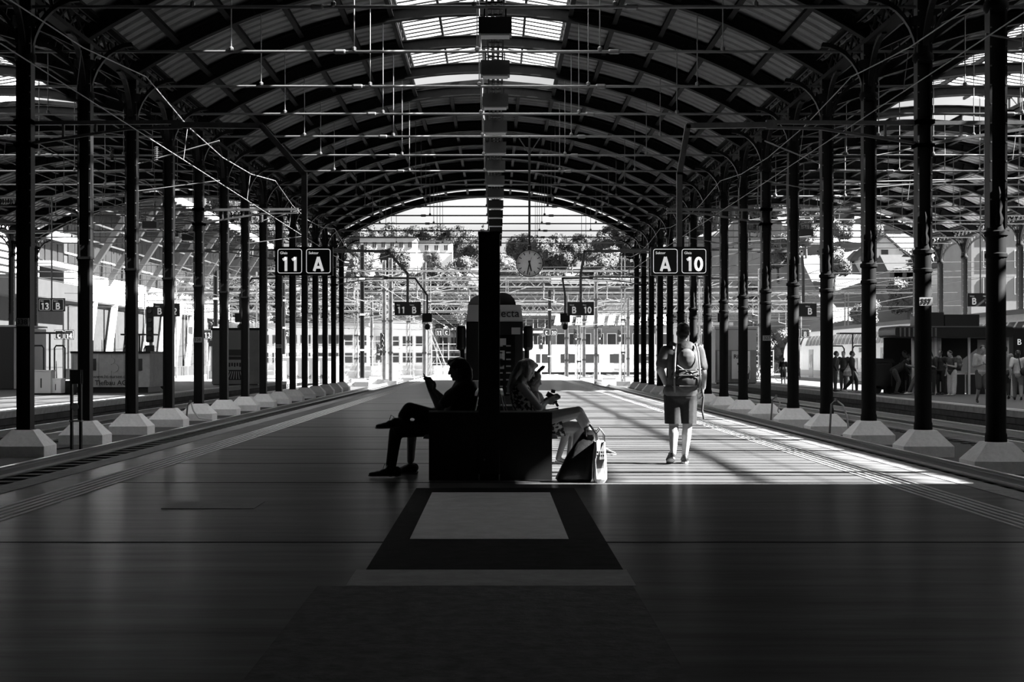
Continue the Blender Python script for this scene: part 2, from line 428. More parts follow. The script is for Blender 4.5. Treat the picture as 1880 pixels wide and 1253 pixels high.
# unseen walls added outside the frame to block light and darken the halls
m_wall = M('dark_plaster', .06, .9, noise=.3, scale=2)
setp(MB().box(-26.3, 26.2, -13.4, -13, GZ, 12).build('shade_wall_back', m_wall), 'unseen end wall added behind the camera to keep the hall dark', 'wall', kind='structure')
setp(MB().box(-26.4, -26.1, -13, 52, GZ, 9).build('shade_wall_left', m_wall), 'unseen wall added beside the left hall to block sky light', 'wall', kind='structure')
setp(MB().box(25.9, 26.2, -13, 52, GZ, 9).build('shade_wall_right', m_wall), 'unseen wall added beside the right hall to block sun and sky light', 'wall', kind='structure')

# ---------------------------------------------------------------- iron columns on concrete feet
m_cast = M('black_cast_iron', .004, .75, noise=.3, scale=20, spec=.12)
def column_parts(ring):
    P = {}
    m = MB(); m.frustum((0,0,0), (.92,.74), (.92,.74), .2); m.frustum((0,0,.2), (.92,.74), (.4,.36), .29)
    P['concrete_foot'] = (m.mesh('concrete_foot', m_conc), 0)
    m = MB()
    if ring:   # cast lower shaft, round with a moulded collar
        m.lathe([(.17,.45),(.17,.6),(.155,.64),(.152,3.38),(.175,3.4),(.175,3.45),(.155,3.47),(.155,3.72),(.185,3.74),(.185,3.8),(.15,3.82),(.13,3.95)], n=14)
        P['lower_shaft'] = (m.mesh('lower_shaft', m_cast, smooth=True), 0)
        m = MB(); m.lathe([(.05,3.9),(.075,4.0),(.04,4.1),(.06,4.2),(.025,4.32),(.035,4.4),(.008,4.5)], (0,-.13,0), 8)
        P['finial'] = (m.mesh('finial', m_cast, smooth=True), 0)
    else:
        for sx in (-1, 1):
            m.box(sx*.105-.02, sx*.105+.02, -.13, .13, .45, 4.2); 
        m.box(-.1, .1, -.11, .11, .45, 4.2); m.box(-.15,.15,-.15,.15,.45,.5); m.box(-.15,.15,-.15,.15,3.9,3.95)
        P['lower_shaft'] = (m.mesh('lower_shaft', m_iron), 0)
    m = MB()
    for sx in (-1, 1): m.box(sx*.12-.018, sx*.12+.018, -.12, .12, 3.86, 8.45)
    m.box(-.1, .1, -.035, .035, 3.86, 8.45)
    P['upper_shaft'] = (m.mesh('upper_shaft', m_iron), 0)
    m = MB()
    for k in range(14):
        z = 4.3+.3*k
        for sx in (-1, 1): m.lathe([(.018,0),(.012,.012)], (sx*.12,-.12,z), 6, 'y') if False else m.cbox((sx*.12,-.125,z), (.022,.02,.022))
    P['rivet_row'] = (m.mesh('rivet_row', m_rod), 0)
    m = MB(); m.lathe([(.15,7.25),(.2,7.32),(.2,7.4),(.16,7.45),(.16,7.9),(.24,8.0),(.24,8.1)], n=10)
    P['capital'] = (m.mesh('capital', m_cast, smooth=True), 0)
    # curved brackets along and across the hall
    m = MB(); a = []
    for k in range(9):
        t = PI/2*k/8; a.append((1.1*(1-math.cos(t)), 7.3+1.1*math.sin(t)))
    def bracket(dx, dy, reach=1.0):
        mm = MB(); rows = []
        pv = Vector((-dy*.05, dx*.05, 0))
        for r_, z_ in a:
            p = Vector((dx*(r_*reach+.12), dy*(r_*reach+.12), z_)); q = p+Vector((dx*-.02, dy*-.02, .09))
            rows.append([p-pv, p+pv, q+pv, q-pv])
        mm.strip(rows, closed=True)
        for k in range(1, 8):
            r_, z_ = a[k]; p = Vector((dx*(r_*reach+.12), dy*(r_*reach+.12), z_+.05)); top = 8.5
            mm.beam(p, Vector((p.x-dx*.03, p.y-dy*.03, min(top, z_+.24))), .035, .035)
        return mm.mesh('bracket', m_iron)
    P['bracket'] = [bracket(0,1), bracket(0,-1), bracket(1,0,.8), bracket(-1,0,.8)]
    return P
CP = {False: column_parts(False), True: column_parts(True)}
m_plate = M('number_plate', .3, .6); m_plink = M('plate_numeral', .01, .6)
COLS = {}
def iron_column(x, y, ring, label, group, foot=True, number=None, nz=2.0):
    t = thing('iron_column', label, 'column', (x, y, GZ), group=group)
    COLS[(round(x,2), round(y,1))] = t
    for nm, v in CP[ring].items():
        if nm == 'bracket':
            for me in v: link('bracket', me, t)
        elif nm == 'concrete_foot' and not foot: continue
        else:
            o = link(nm, v[0], t)
            if nm == 'concrete_foot': o['label'] = 'white concrete foot with sloping sides'
    if number:
        p = MB().box(-.12,.12,-.02,0,-.075,.075).build('number_plate', m_plate, t, loc=(0,-.17,nz-GZ))
        text(number, .13, m_plink, p, (0,-.022,0), .012)
    return t
NUM_L = {0:('338', 1.97), 4:('328', 1.85), 8:('318', 1.8)}
for k in range(15):
    iron_column(XL, bay(k), False, 'black iron column on a white concrete foot, %s from the left edge in the left row' % ORD[k], 'left row of iron columns', number=NUM_L.get(k, (None,0))[0], nz=NUM_L.get(k, (0,0))[1])
NUM_R = {1:('337', 2.35), 5:('327', 1.9)}
for k in range(16):
    iron_column(XR, bay(k-1), True, 'black iron column with moulded collar on a concrete foot, %s from the right edge in the right row' % ORD[k], 'right row of iron columns', number=NUM_R.get(k, (None,0))[0], nz=NUM_R.get(k, (0,0))[1])
yo = [18.15*S, 19.25*S, 20.3*S, 21.4*S, 22.66*S]
for k, y in enumerate(yo):
    iron_column(XRO, y, False, 'slender black iron column behind the double deck train, %s from the right' % ORD[k], 'outer right row of iron columns', foot=False)
for k in (12, 13, 14):
    iron_column(XLO, bay(k), False, 'black iron column at the far left edge, under the left hall roof, %s from the front' % ORD[k-12], 'outer left row of iron columns', foot=False)
# girders over the column rows
for x, y0, y1, lab in ((XL, -12, bay(14)+.7, 'dark lattice girder over the left column row'), (XR, -12, bay(14)+4.5, 'dark lattice girder over the right column row'), (XLO, -12, bay(14)+.7, 'dark lattice girder over the outer left columns'), (XRO, -12, bay(15)+.7, 'dark lattice girder over the outer right columns')):
    t = thing('eave_girder', lab, 'girder', (x, 0, 8.0), kind='structure')
    MB().box(-.12,.12,y0,y1,-.06,.04).build('bottom_chord', m_rib, t); MB().box(-.14,.14,y0,y1,.40,.50).build('top_chord', m_rib, t)
    me = MB().beam((0,0,0),(0,.64,.42),.05,.05,(1,0,0)).mesh('lattice_bar', m_rib); me2 = MB().beam((0,0,.42),(0,.64,0),.05,.05,(1,0,0)).mesh('lattice_bar', m_rib)
    MB().box(-.3,.3,y0,y1,.5,.56).build('gutter', m_rib, t)
    k = 0
    y = 22.4
    while y < y1-.6:
        link('lattice_bar', me, t, (0,y,0)); link('lattice_bar', me2, t, (0,y,0)); y += S/6
# ================================================================ overhead: lamps, clock, signs, brackets, wires
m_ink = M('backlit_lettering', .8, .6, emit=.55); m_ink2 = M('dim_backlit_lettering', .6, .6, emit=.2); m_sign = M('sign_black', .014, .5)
m_pale = M('pale_metal', .5, .5); m_wire = M('wire', .25, .45, metal=.3); m_insul = M('insulator_brown', .06, .25)
m_pipe = M('sign_pipe', .10, .5, noise=.2)
# row of lamp boxes hung under the tie rods above the middle of the platform
lbox = {}
lbox['housing'] = MB().box(-.31,.31,-.2,.2,0,.31).mesh('housing', m_blk)
lbox['diffuser'] = MB().box(-.27,.27,-.17,.17,-.03,0).mesh('diffuser', m_pale)
lbox['hanger'] = MB().beam((-.2,0,.31),(-.2,0,.55),.03,.03).beam((.2,0,.31),(.2,0,.55),.03,.03).beam((-.28,0,.54),(.28,0,.54),.03,.03).mesh('hanger', m_iron)
for k in range(-1, 14):
    t = thing('hanging_lamp', 'black box lamp hung over the platform middle, %s in the row from the front' % ORD[k+1], 'lamp', (-.02, bay(k)+.45, 7.37), group='box lamps above the middle platform')
    for nm, me in lbox.items(): link(nm, me, t)
t = thing('cable_ladder', 'dark cable ladder running above the row of hanging lamps', 'cable tray', (-.02, 0, 8.0))
for sx in (-.16, .16): MB().box(sx-.02, sx+.02, 18, 79, -.05, .05).build('side_rail', m_iron, t)
me = MB().box(-.16,.16,-.02,.02,-.02,.02).mesh('rung', m_iron)
for k in range(120): link('rung', me, t, (0, 20+.48*k, 0))
MB().tube([(.06,18,.03),(.06,79,.03)], .03, 6).build('cable', m_pipe, t); MB().tube([(-.05,18,.03),(-.05,79,.03)], .035, 6).build('cable', m_pipe, t)

# clock
cy = bay(4); c0 = at(972, 484, cy)
t = thing('station_clock', 'round hanging station clock on a long pole, right of the black stele', 'clock', tuple(c0))
rr = .375
MB().lathe([(rr+.005,-.09),(rr+.02,-.09),(rr+.02,.09),(rr+.005,.09)], n=40, axis='y', caps=False).build('case', m_blk, t, smooth=True); MB().lathe([(rr+.01,.06),(rr+.01,.07)], n=40, axis='y').build('back_plate', m_blk, t)
fc = MB().lathe([(rr,-.075),(rr,-.07)], n=40, axis='y').build('face', M('clock_face', .6, .35, v2=.45, scale=3), t)
for k in range(60):
    a = 2*PI*k/60; ln, wd = (.09, .026) if k % 5 == 0 else (.03, .009)
    if k % 5 == 0:
        p = Vector((math.sin(a), 0, math.cos(a))); MB().beam(p*(rr-.02-ln)+Vector((0,-.079,0)), p*(rr-.02)+Vector((0,-.079,0)), wd, .006, (0,1,0)).build('hour_mark', m_blk, fc)
mm = MB()
for k in range(60):
    if k % 5:
        a = 2*PI*k/60; p = Vector((math.sin(a), 0, math.cos(a))); mm.beam(p*(rr-.055)+Vector((0,-.079,0)), p*(rr-.02)+Vector((0,-.079,0)), .008, .006, (0,1,0))
setp(mm.build('minute_marks', m_blk, fc), kind='stuff')
def hand(nm, deg, L, tail, w0, w1, yy):
    a = math.radians(deg); d = Vector((math.sin(a), 0, math.cos(a))); s_ = Vector((d.z, 0, -d.x)); y = Vector((0, yy, 0)); y2 = Vector((0, yy-.006, 0))
    p = [-d*tail-s_*w0, -d*tail+s_*w0, d*L+s_*w1, d*L-s_*w1]
    MB().quadbox([q+y for q in p]+[q+y2 for q in p]).build(nm, m_blk, t)
hand('hour_hand', 166, .24, .08, .026, .018, -.083); hand('minute_hand', 192, .335, .08, .02, .013, -.09); hand('second_hand', 20, .2, .05, .006, .004, -.097)
MB().tube([(0,0,rr),(0,0,7.8-c0.z)], .035, 10).build('pole', m_blk, t); MB().lathe([(.07,rr),(.07,rr+.13),(.04,rr+.16)], n=12).build('socket', m_blk, t)
MB().beam((0,0,7.3-c0.z),(.3,0,7.75-c0.z),.03,.03).beam((0,0,7.3-c0.z),(-.3,0,7.75-c0.z),.03,.03).build('brace', m_blk, t)

# signs -----------------------------------------------------------------------------------
def rrect(w_, h, r, n=4):
    P = []
    for cx, cz, a0 in ((w_/2-r,h/2-r,0),(-w_/2+r,h/2-r,PI/2),(-w_/2+r,-h/2+r,PI),(w_/2-r,-h/2+r,3*PI/2)):
        for k in range(n+1): a = a0+PI/2*k/n; P.append((cx+r*math.cos(a), cz+r*math.sin(a)))
    return P
def ring_prism(m, Po, Pi, y0, y1):
    rows = [[(x,y0,z) for x,z in Po]+[], [(x,y1,z) for x,z in Po], [(x,y1,z) for x,z in Pi], [(x,y0,z) for x,z in Pi], [(x,y0,z) for x,z in Po]]
    m.strip(rows, closed=True)
def track_sign(x, y, z, panels, label, sz=.45, hang=None, frame=True, group='black track and sector signs', pole=None):
    t = thing('platform_sign', label, 'sign', (x, y, z), group=group)
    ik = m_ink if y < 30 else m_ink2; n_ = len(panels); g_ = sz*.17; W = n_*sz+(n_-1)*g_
    MB().box(-W/2-.04, W/2+.04, -.05, .05, -sz/2-.04, sz/2+.04).build('board', m_sign, t)
    for k, (cap, ch) in enumerate(panels):
        px = -W/2+sz/2+k*(sz+g_)
        if frame:
            m = MB(); ring_prism(m, rrect(sz, sz, sz*.1), rrect(sz*.95, sz*.95, sz*.08), -.056, -.05)
            m.build('white_border', ik, t, loc=(px,0,0))
        if cap: text(cap, sz*.15, ik, t, (px-sz*.4, -.052, sz*.33), .004, 'LEFT')
        glyphs(ch, sz*.58, ik, t, (px, -.053, -sz*.12))
    if pole: MB().tube([(0,.0 if pole > 0 else .07,sz/2),(0,.0 if pole > 0 else .07,pole)], .03, 8).build('hanger_pole', m_pipe, t)
    return t
def bracket_arm(x, y, dr, label, drop=3.36, reach=5.15, cargo=True):
    """cantilever arm off a column (a part of it), bent down to carry a sign"""
    t = bpy.data.objects.new('bracket_arm', None); col.objects.link(t); t.parent = COLS[(round(x,2), round(y,1))]; t.location = (0, 0, -GZ); t['label'] = label
    MB().beam((dr*.12,0,5.65),(dr*2.9,0,5.67),.09,.07).build('top_chord', m_pipe, t)
    MB().beam((dr*.12,0,5.28),(dr*1.9,0,5.55),.07,.05).beam((dr*1.9,0,5.55),(dr*2.9,0,5.57),.07,.05).build('lower_chord', m_pipe, t)
    for u in (.7, 1.3): MB().beam((dr*u,0,5.28+.15*u),(dr*u,0,5.65),.04,.06).build('strut', m_pipe, t)
    MB().box(-.17,.17,-.17,.17,5.2,5.26).box(-.17,.17,-.17,.17,5.62,5.7).build('clamp', m_pipe, t)
    if cargo:
        MB().beam((dr*2.7,0,5.62),(dr*4.37,0,5.6),.1,.1).beam((dr*4.34,0,5.62),(dr*reach,0,4.70),.1,.1).beam((dr*reach,0,4.74),(dr*reach,0,drop),.1,.1).build('bent_pipe', m_pipe, t)
    return t
def speaker_box(x, y, z, label):
    t = thing('signal_box', label, 'signal', (x, y, z), group='black signal boxes with a round lamp')
    MB().box(-.26,.26,-.15,.15,0,.48).build('box', m_blk, t)
    MB().lathe([(.02,-.12),(.13,-.08),(.17,.0),(.13,.1),(.02,.13)], (0,0,-.24), 12, 'y').build('lamp_disc', m_blk, t, smooth=True)
    MB().tube([(0,0,.0),(0,0,-.1)], .03, 6).build('stem', m_blk, t)
YA, YB, YC = bay(0), bay(8), bay(13)
bracket_arm(XL, YA, 1, 'bent cantilever arm on the nearest left column, carrying the 11 A sign')
bracket_arm(XR, YA, -1, 'bent cantilever arm on the second right column, carrying the A 10 sign', reach=4.5)
track_sign(XL+5.15, YA, 3.1, [('Gleis','11'),('Sektor','A')], 'large black sign reading Gleis 11 Sektor A at the left')
track_sign(XR-4.5, YA, 3.1, [('Sektor','A'),('Gleis','10')], 'large black sign reading Sektor A Gleis 10 at the right')
bracket_arm(XL, YA, -1, 'straight cantilever arm on the nearest left column, reaching into the left hall', cargo=False)
bracket_arm(XR, YA, 1, 'straight cantilever arm on the second right column, reaching into the right hall', cargo=False)
for x, dr, lab in ((XL,1,'fifth left column, over the left track'),(XL,-1,'fifth left column, into the left hall'),(XR,-1,'sixth right column, over the right track'),(XR,1,'sixth right column, into the right hall')):
    bracket_arm(x, bay(4), dr, 'straight cantilever arm on the '+lab, cargo=False)
for x, dr, lab, rc in ((XL,1,'11 B',5.15),(XL,-1,'B 12',4.5),(XR,-1,'B 10',4.5),(XR,1,'B 9',4.4)):
    bracket_arm(x, YB, dr, 'bent cantilever arm in mid distance carrying the %s sign' % lab, reach=rc, drop=3.55)
track_sign(XL+5.15, YB, 3.3, [('Gleis','11'),('Sektor','B')], 'black sign reading 11 B in mid distance, left of the stele', frame=False)
track_sign(XR-4.5, YB, 3.3, [('Sektor','B'),('Gleis','10')], 'black sign reading B 10 in mid distance, right of the clock', frame=False)
track_sign(XL-4.5, YB, 3.25, [('Sektor','B'),('Gleis','12')], 'black sign reading B 12, half hidden behind a left column', frame=False)
track_sign(XR+4.4, YB, 3.25, [('Gleis','9'),('Sektor','B')], 'black sign with B beside a right column', frame=False)
c = at(95, 560, 56.9); track_sign(c.x, c.y, c.z, [('Gleis','13'),('Sektor','B')], 'black sign reading 13 B at the far left', pole=7.8-c.z)
c = at(1800, 551, 56.9); track_sign(c.x, c.y, c.z, [('Sektor','B'),('Gleis','8')], 'black sign with B at the far right, over the train', frame=False, pole=7.8-c.z)
for x, dr, lab in ((XL,1,'left of the stele'),(XR,-1,'right of the clock'),(XR,1,'in the right hall'),(XL,-1,'in the left hall')):
    rc = 5.0 if x == XL else 4.2
    bracket_arm(x, YC, dr, 'bent cantilever arm at the hall end holding a signal box '+lab, reach=rc, drop=3.7)
    speaker_box(x+dr*rc, YC, 3.25, 'black signal box with round lamp hanging '+lab)
for px, py, Y, pn, lab in ((813,610,112,[('','11'),('','C')],'small black sign reading 11 C beyond the hall, behind the seated man'),(1010,610,112,[('','C'),('','10')],'small black sign reading C 10 beyond the hall, over the white train'),
                           (1281,607,112,[('','9'),('','C')],'small black sign with C behind the walking man'),(118,615,88,[('','C'),('','14')],'small black sign reading C 14 at the far left'),
                           (525,612,112,[('','12')],'small black sign reading 12 between the left columns'),(1469,612,90,[('','C'),('','8')],'small black sign reading C 8 in front of the train roof'),
                           (381,614,86,[('','13')],'small black sign reading 13 beside the pale kiosk')):
    c = at(px, py, Y); track_sign(c.x, c.y, c.z, pn, lab, sz=.5 if Y > 100 else .52, pole=-(c.z-GZ) if Y > 95 else (-c.z if px > 200 else -c.z))

# overhead line: contact and carrier wires, droppers, insulators
for x, lab in ((-6.6,'over the left platform track'),(6.4,'over the right platform track'),(-10.4,'over the track of the left side platform'),(10.9,'over the track of the right side platform')):
    t = thing('overhead_line', 'thin overhead wires '+lab, 'overhead wire', (x, 0, 0), group='overhead wires above the tracks')
    MB().tube([(0,6,5.5),(0,250,5.5)], .009, 5).build('contact_wire', m_wire, t)
    pts = []
    for k in range(0, 9):
        y = 10.9+15.32*k; pts += [(.15,y,6.5),(.1,y+3.83,6.2),(.08,y+7.66,6.1),(.1,y+11.5,6.2)]
    MB().tube(pts+[(.1,150,6.3),(.1,250,6.2)], .010, 5).build('carrier_wire', m_wire, t)
    me = MB().tube([(0,0,5.5),(.08,0,6.15)], .006, 4).mesh('dropper', m_wire)
    for k in range(16): link('dropper', me, t, (0, 14.7+7.66*k, 0))
    for k in range(0, 8):
        y = bay(4*(k-1)+2)
        if y > 80: break
        s_ = -1 if x > 0 else 1; s_ = s_ if abs(x) < 8 else -s_
        cx = (XL if x < 0 else XR)-x
        m = MB(); m.tube([(cx+(.15 if cx < 0 else -.15),y,5.95),(.0,y,6.5)], .018, 6); m.tube([(cx+(.15 if cx < 0 else -.15),y,5.3),(0,y,5.55)], .014, 6); m.build('registration_arm', m_wire, t)
        for zz, f in ((6.22,.55),):
            m = MB(); pr = []
            for q in range(7): pr += [(.03, q*.05), (.06, q*.05+.02), (.03, q*.05+.04)]
            m.lathe(pr, (cx*.72, y, 6.02), 8); m.build('insulator', m_insul, t, smooth=True)
# cross-span wires between the rows
for k, (xa, xb, y, za, zb) in enumerate(((XLO, XL, bay(2), 5.0, 5.25),(XLO, XL, bay(7), 6.2, 6.0),(XR, XRO, bay(1), 5.05, 5.4),(XR, XRO, bay(6), 6.1, 6.3),(XL, XR, bay(10), 6.2, 6.2))):
    lab = ('the left hall, near','the left hall, far','the right hall, near','the right hall, far','the middle hall end')[k]
    t = thing('span_wire', 'cross span wire with insulators in '+lab, 'overhead wire', ((xa+xb)/2, y, 0), group='cross span wires')
    c = (xa+xb)/2
    MB().tube([(xa-c+.17,0,za),((xa-c)*.5,0,(za+zb)/2-.08),(0,0,(za+zb)/2-.12),((xb-c)*.5,0,(za+zb)/2-.05),(xb-c-.17,0,zb)], .018, 6).build('wire', m_wire, t)
    for f in (-.62, .62):
        pr = []
        for q in range(8): pr += [(.025, q*.06), (.07, q*.06+.025), (.025, q*.06+.05)]
        MB().lathe(pr, ((xb-xa)/2*f, 0, (za+zb)/2-.07), 8, 'x').build('insulator', m_insul, t, smooth=True)
# lamps and loudspeakers hung in the side halls
for k, (px, py, Y) in enumerate(((1478,435,bay(9)),(1551,403,bay(7)),(276,420,bay(9)),(347,442,bay(11)),(318,435,bay(12)),(1510,410,bay(8)))):
    c = at(px, py, Y)
    t = thing('hall_lamp', 'black box lamp under the %s hall roof, %s' % ('right' if px > 900 else 'left', ('lower of the two big ones','upper of the two big ones','nearest the edge','beside the sixth column','half hidden by a column','small one between the two big ones')[k]), 'lamp', tuple(c), group='box lamps in the side halls')
    for nm, me in lbox.items(): link(nm, me, t)
    MB().beam((-.2,0,.6),(-.2,0,7.8-c.z),.02,.02).beam((.2,0,.6),(.2,0,7.8-c.z),.02,.02).build('drop_rod', m_iron, t)
# ================================================================ benches, stele, vending machine, bags
m_dk = M('dark_bench_panel', .012, .5, noise=.3, scale=5); m_seat = M('pale_bench_shell', .55, .45); m_edge = M('worn_edge', .35, .5)
YF = 15.2
st = thing('info_stele', 'tall black stele rising between the two benches', 'stele', (-.075, YF+.5, 0))
MB().box(-.115,.115,-.5,.5,.06,2.63).build('body', m_blk, st, bevel=.01); MB().box(-.1,.1,-.48,.48,0,.06).build('plinth', m_iron, st); MB().box(-.12,.12,-.51,.51,2.63,2.66).build('cap', m_iron, st)
MB().lathe([(.012,0),(.012,.01)], (-.05,-.512,.22), 8, 'y').build('lock', m_rod, st)
def bench(label, sx, xe0, xe1):
    """back-to-back bench half; sx = facing direction"""
    t = thing('bench', label, 'bench', ((xe0+xe1)/2, YF, 0), group='platform benches')
    h = (xe1-xe0)/2
    for k in range(2):
        y = 1.98*k
        p = MB().box(-h, h, y, y+.06, .0, .725).build('end_panel', m_dk, t); MB().box(-h, h, y-.005, y+.065, .725, .742).build('panel_top', m_edge, p)
    MB().box(-h*.8, h*.8, .06, 1.98, .34, .40).build('seat_beam', m_iron, t)
    for k in range(3):
        y0 = .10+.63*k; fx = sx*(h+.07); bx = -sx*(h-.13)
        m = MB(); prof = [(fx, .44), (fx-sx*.02, .475), (fx-sx*.08, .485), (0, .465), (bx, .47), (bx, .445), (0, .44), (fx-sx*.06, .435)]
        m.prism(prof, y0, y0+.58, 'y'); m.build('seat', m_seat, t, bevel=.004)
        rows = []
        for u in range(7):
            yy = y0+.58*u/6; bow = .05*(1-((u-3)/3)**2); zt = .95-.05*((u-3)/3)**4
            rows.append([(bx+sx*(.02-bow*0)-sx*.0, yy, .47), (bx-sx*(.045+bow*.3), yy, .72), (bx-sx*(.085+bow*.3), yy, zt), (bx-sx*(.115+bow*.3), yy, zt-.004), (bx-sx*(.075+bow*.3), yy, .72), (bx-sx*.02, yy, .46)])
        m = MB(); m.strip(rows, closed=True); m.build('backrest', m_seat, t, smooth=True)
    return t
bench('black bench with pale shell seats left of the stele', -1, -.72, -.19)
bench('black bench with pale shell seats right of the stele', 1, .04, .597)

# vending machine behind the benches
VYd = 21.0
v = thing('vending_machine', 'black vending machine with pale rounded header behind the benches', 'vending machine', (gx(908,VYd), VYd, 0))
wv = .42; zt = gz(591, VYd)
MB().box(-wv, wv, 0, .8, .08, zt).build('cabinet', m_blk, v, bevel=.015); MB().box(-wv+.03, wv-.03, .03, .77, 0, .08).build('plinth', m_iron, v)
hd = MB(); hd.prism([(-wv,zt),(wv,zt),(wv-.03,zt+.25),(-wv+.03,zt+.25)], .02, .75, 'y'); hd = hd.build('header', M('header_white', .65, .5), v)
text('selecta', .165, M('header_grey_text', .03, .5), hd, (.14, .016, zt+.12), .008)
MB().lathe([(.2,-.02),(.2,.06)], (-.2,.06,zt+.2), 28, 'y').build('round_emblem', M('emblem_pale', .3, .4), hd)
MB().lathe([(.20,-.02),(.20,.06)], (.12,.2,zt+.24), 24, 'y').build('round_emblem', M('emblem_grey', .10, .4), hd)
MB().box(.02, .30, -.012, 0, .75, 1.65).build('window', M('vending_glass', .01, .1), v)
for k in range(8):
    for q in range(2):
        MB().box(.05+.12*q, .12+.12*q, -.02, -.012, .78+.1*k, .80+.1*k).build('product_row', m_edge, v)
MB().box(.04,.17,-.02,0,1.5,1.6).build('coin_plate', m_pale, v); MB().box(.05,.15,-.02,0,1.28,1.42).build('display', m_pale, v); MB().box(.25,.38,-.02,0,1.66,1.76).build('sticker', m_pale, v)
MB().box(.04,.14,-.02,0,1.15,1.2).build('keypad', m_pale, v)
for sx in (-1, 1):
    m = MB(); m.tube([(sx*.48,.1,.1),(sx*.48,.1,1.72),(sx*.5,.1,1.78)], .035, 8); m.build('side_post', m_blk, v)
    MB().box(sx*.5-.07, sx*.5+.07, .0, .3, 1.42, 1.80).build('side_lamp', m_blk, v, bevel=.05)

# small cabinet with a pale top seen between the man's head and the stele
cb = thing('litter_bin', 'dark litter bin with pale lid beside the stele', 'bin', (gx(872,19.5), 19.5, 0))
MB().box(-.12,.2,-.15,.15,0,.86).build('body', m_iron, cb); MB().box(-.12,.2,-.16,.16,.88,1.0).build('lid', m_pale, cb); MB().box(-.1,.18,-.13,.13,.86,.88).build('neck', m_iron, cb)

# bags on the floor
m_leather = M('dark_bag', .03, .3, noise=.4, scale=6, bump=.4); m_paper = M('white_bag', .75, .45, v2=.55, scale=5, bump=.5)
def lofted(secs, n=20, pw=.5, seed=1, wob=.015):
    """sections (cx, cy, z, hx, hy) -> soft boxy loft"""
    rr_ = random.Random(seed); rows = []
    for cx, cy, z, hx, hy in secs:
        row = []
        for j in range(n):
            a = 2*PI*j/n; c_, s_ = math.cos(a), math.sin(a)
            x = math.copysign(abs(c_)**pw, c_)*hx; y = math.copysign(abs(s_)**pw, s_)*hy
            row.append((cx+x+rr_.uniform(-wob,wob), cy+y+rr_.uniform(-wob,wob), z+rr_.uniform(-wob,wob)*.5))
        rows.append(row)
    m = MB(); m.strip(rows, closed=True); b = len(m.v)
    m.v.append((secs[0][0],secs[0][1],secs[0][2])); m.v.append((secs[-1][0],secs[-1][1],secs[-1][2]-.02))
    for j in range(n):
        m.f.append((b, (j+1)%n, j)); m.f.append((b+1, b-n+j, b-n+(j+1)%n)); m.mi += [0,0]
    return m
b1 = thing('tote_bag', 'dark shiny tote bag leaning on the floor by the right bench', 'bag', (.82, 15.05, 0))
lofted([(0,0,.0,.17,.10),(0,0,.03,.19,.12),(.03,0,.15,.165,.115),(.07,0,.28,.135,.10),(.115,0,.40,.105,.08),(.16,0,.50,.075,.05),(.185,0,.545,.06,.03)], seed=3, wob=.010, pw=.6).build('body', m_leather, b1, smooth=True)
for yy in (-.06,.06): MB().tube([(.13,yy,.48),(.12,yy*1.2,.56),(.17,yy*1.2,.60),(.24,yy,.50),(.25,yy,.44)], .011, 6).build('handle', m_leather, b1)
b2 = thing('shopping_bag', 'crumpled white shopping bag standing in front of the dark tote', 'bag', (1.09, 14.98, 0))
lofted([(0,0,.0,.055,.12),(0,0,.04,.065,.14),(0,0,.15,.062,.135),(0,0,.25,.064,.14),(.0,0,.34,.055,.13),(-.0,0,.43,.05,.12)], seed=5, wob=.011, pw=.4).build('body', m_paper, b2)
for zz, ws_ in ((.315,(.018,.012,.02,.01)),(.28,(.01,.02,.014,.016))):
    x = -.042
    for w_ in ws_: MB().box(x, x+w_, -.160, -.152, zz, zz+.018).build('print_mark', m_plink, b2); x += w_+.006
for yy in (-.09,.09): MB().tube([(-.04,yy,.42),(-.05,yy,.50),(0,yy,.57),(.045,yy,.50),(.045,yy,.42)], .007, 6).build('handle', m_leather, b2)
# ================================================================ people
m_skin = M('skin', .34, .5, noise=.08, scale=30); m_skin_d = M('tanned_skin', .22, .5)
m_hair_d = M('dark_hair', .018, .45, v2=.008, scale=40, stretch=(1,1,.15), bump=.4); m_hair_b = M('blond_hair', .34, .4, v2=.13, scale=45, stretch=(1,1,.12), bump=.5)
m_black_cl = M('black_cloth', .018, .85, noise=.3, scale=30); m_grey_cl = M('grey_cloth', .20, .85, noise=.15, scale=25); m_pale_cl = M('pale_cloth', .5, .85, noise=.12, scale=20)
m_dark_cl = M('charcoal_cloth', .05, .85, noise=.3, scale=20); m_shoe = M('dark_shoe', .02, .5); m_sole = M('pale_sole', .5, .6); m_jean = M('denim', .09, .9, noise=.2, scale=40)
def ball(m, c, r, n=10, rot=None):
    c = Vector(c); r = r if isinstance(r, (tuple,list)) else (r,r,r); rows = []
    for i in range(1, n//2+1):
        th = PI*(i-.5)/(n//2); rows.append([])
        for j in range(n):
            ph = 2*PI*j/n; p = Vector((r[0]*math.sin(th)*math.cos(ph), r[1]*math.sin(th)*math.sin(ph), r[2]*math.cos(th)))
            if rot is not None: p = rot @ p
            rows[-1].append(c+p)
    b = len(m.v); m.strip(rows, closed=True)
    k = len(rows); m.f.append(tuple(b+j for j in range(n))[::-1]); m.f.append(tuple(b+(k-1)*n+j for j in range(n))); m.mi += [m.cur]*2
def limb(m, pts, rad, n=10):
    """tapered chain with rounded joints"""
    for k in range(len(pts)-1):
        m.tube([pts[k], pts[k+1]], [rad[k], rad[k+1]], n)
    for p, r in zip(pts, rad): ball(m, p, r*1.0, n)
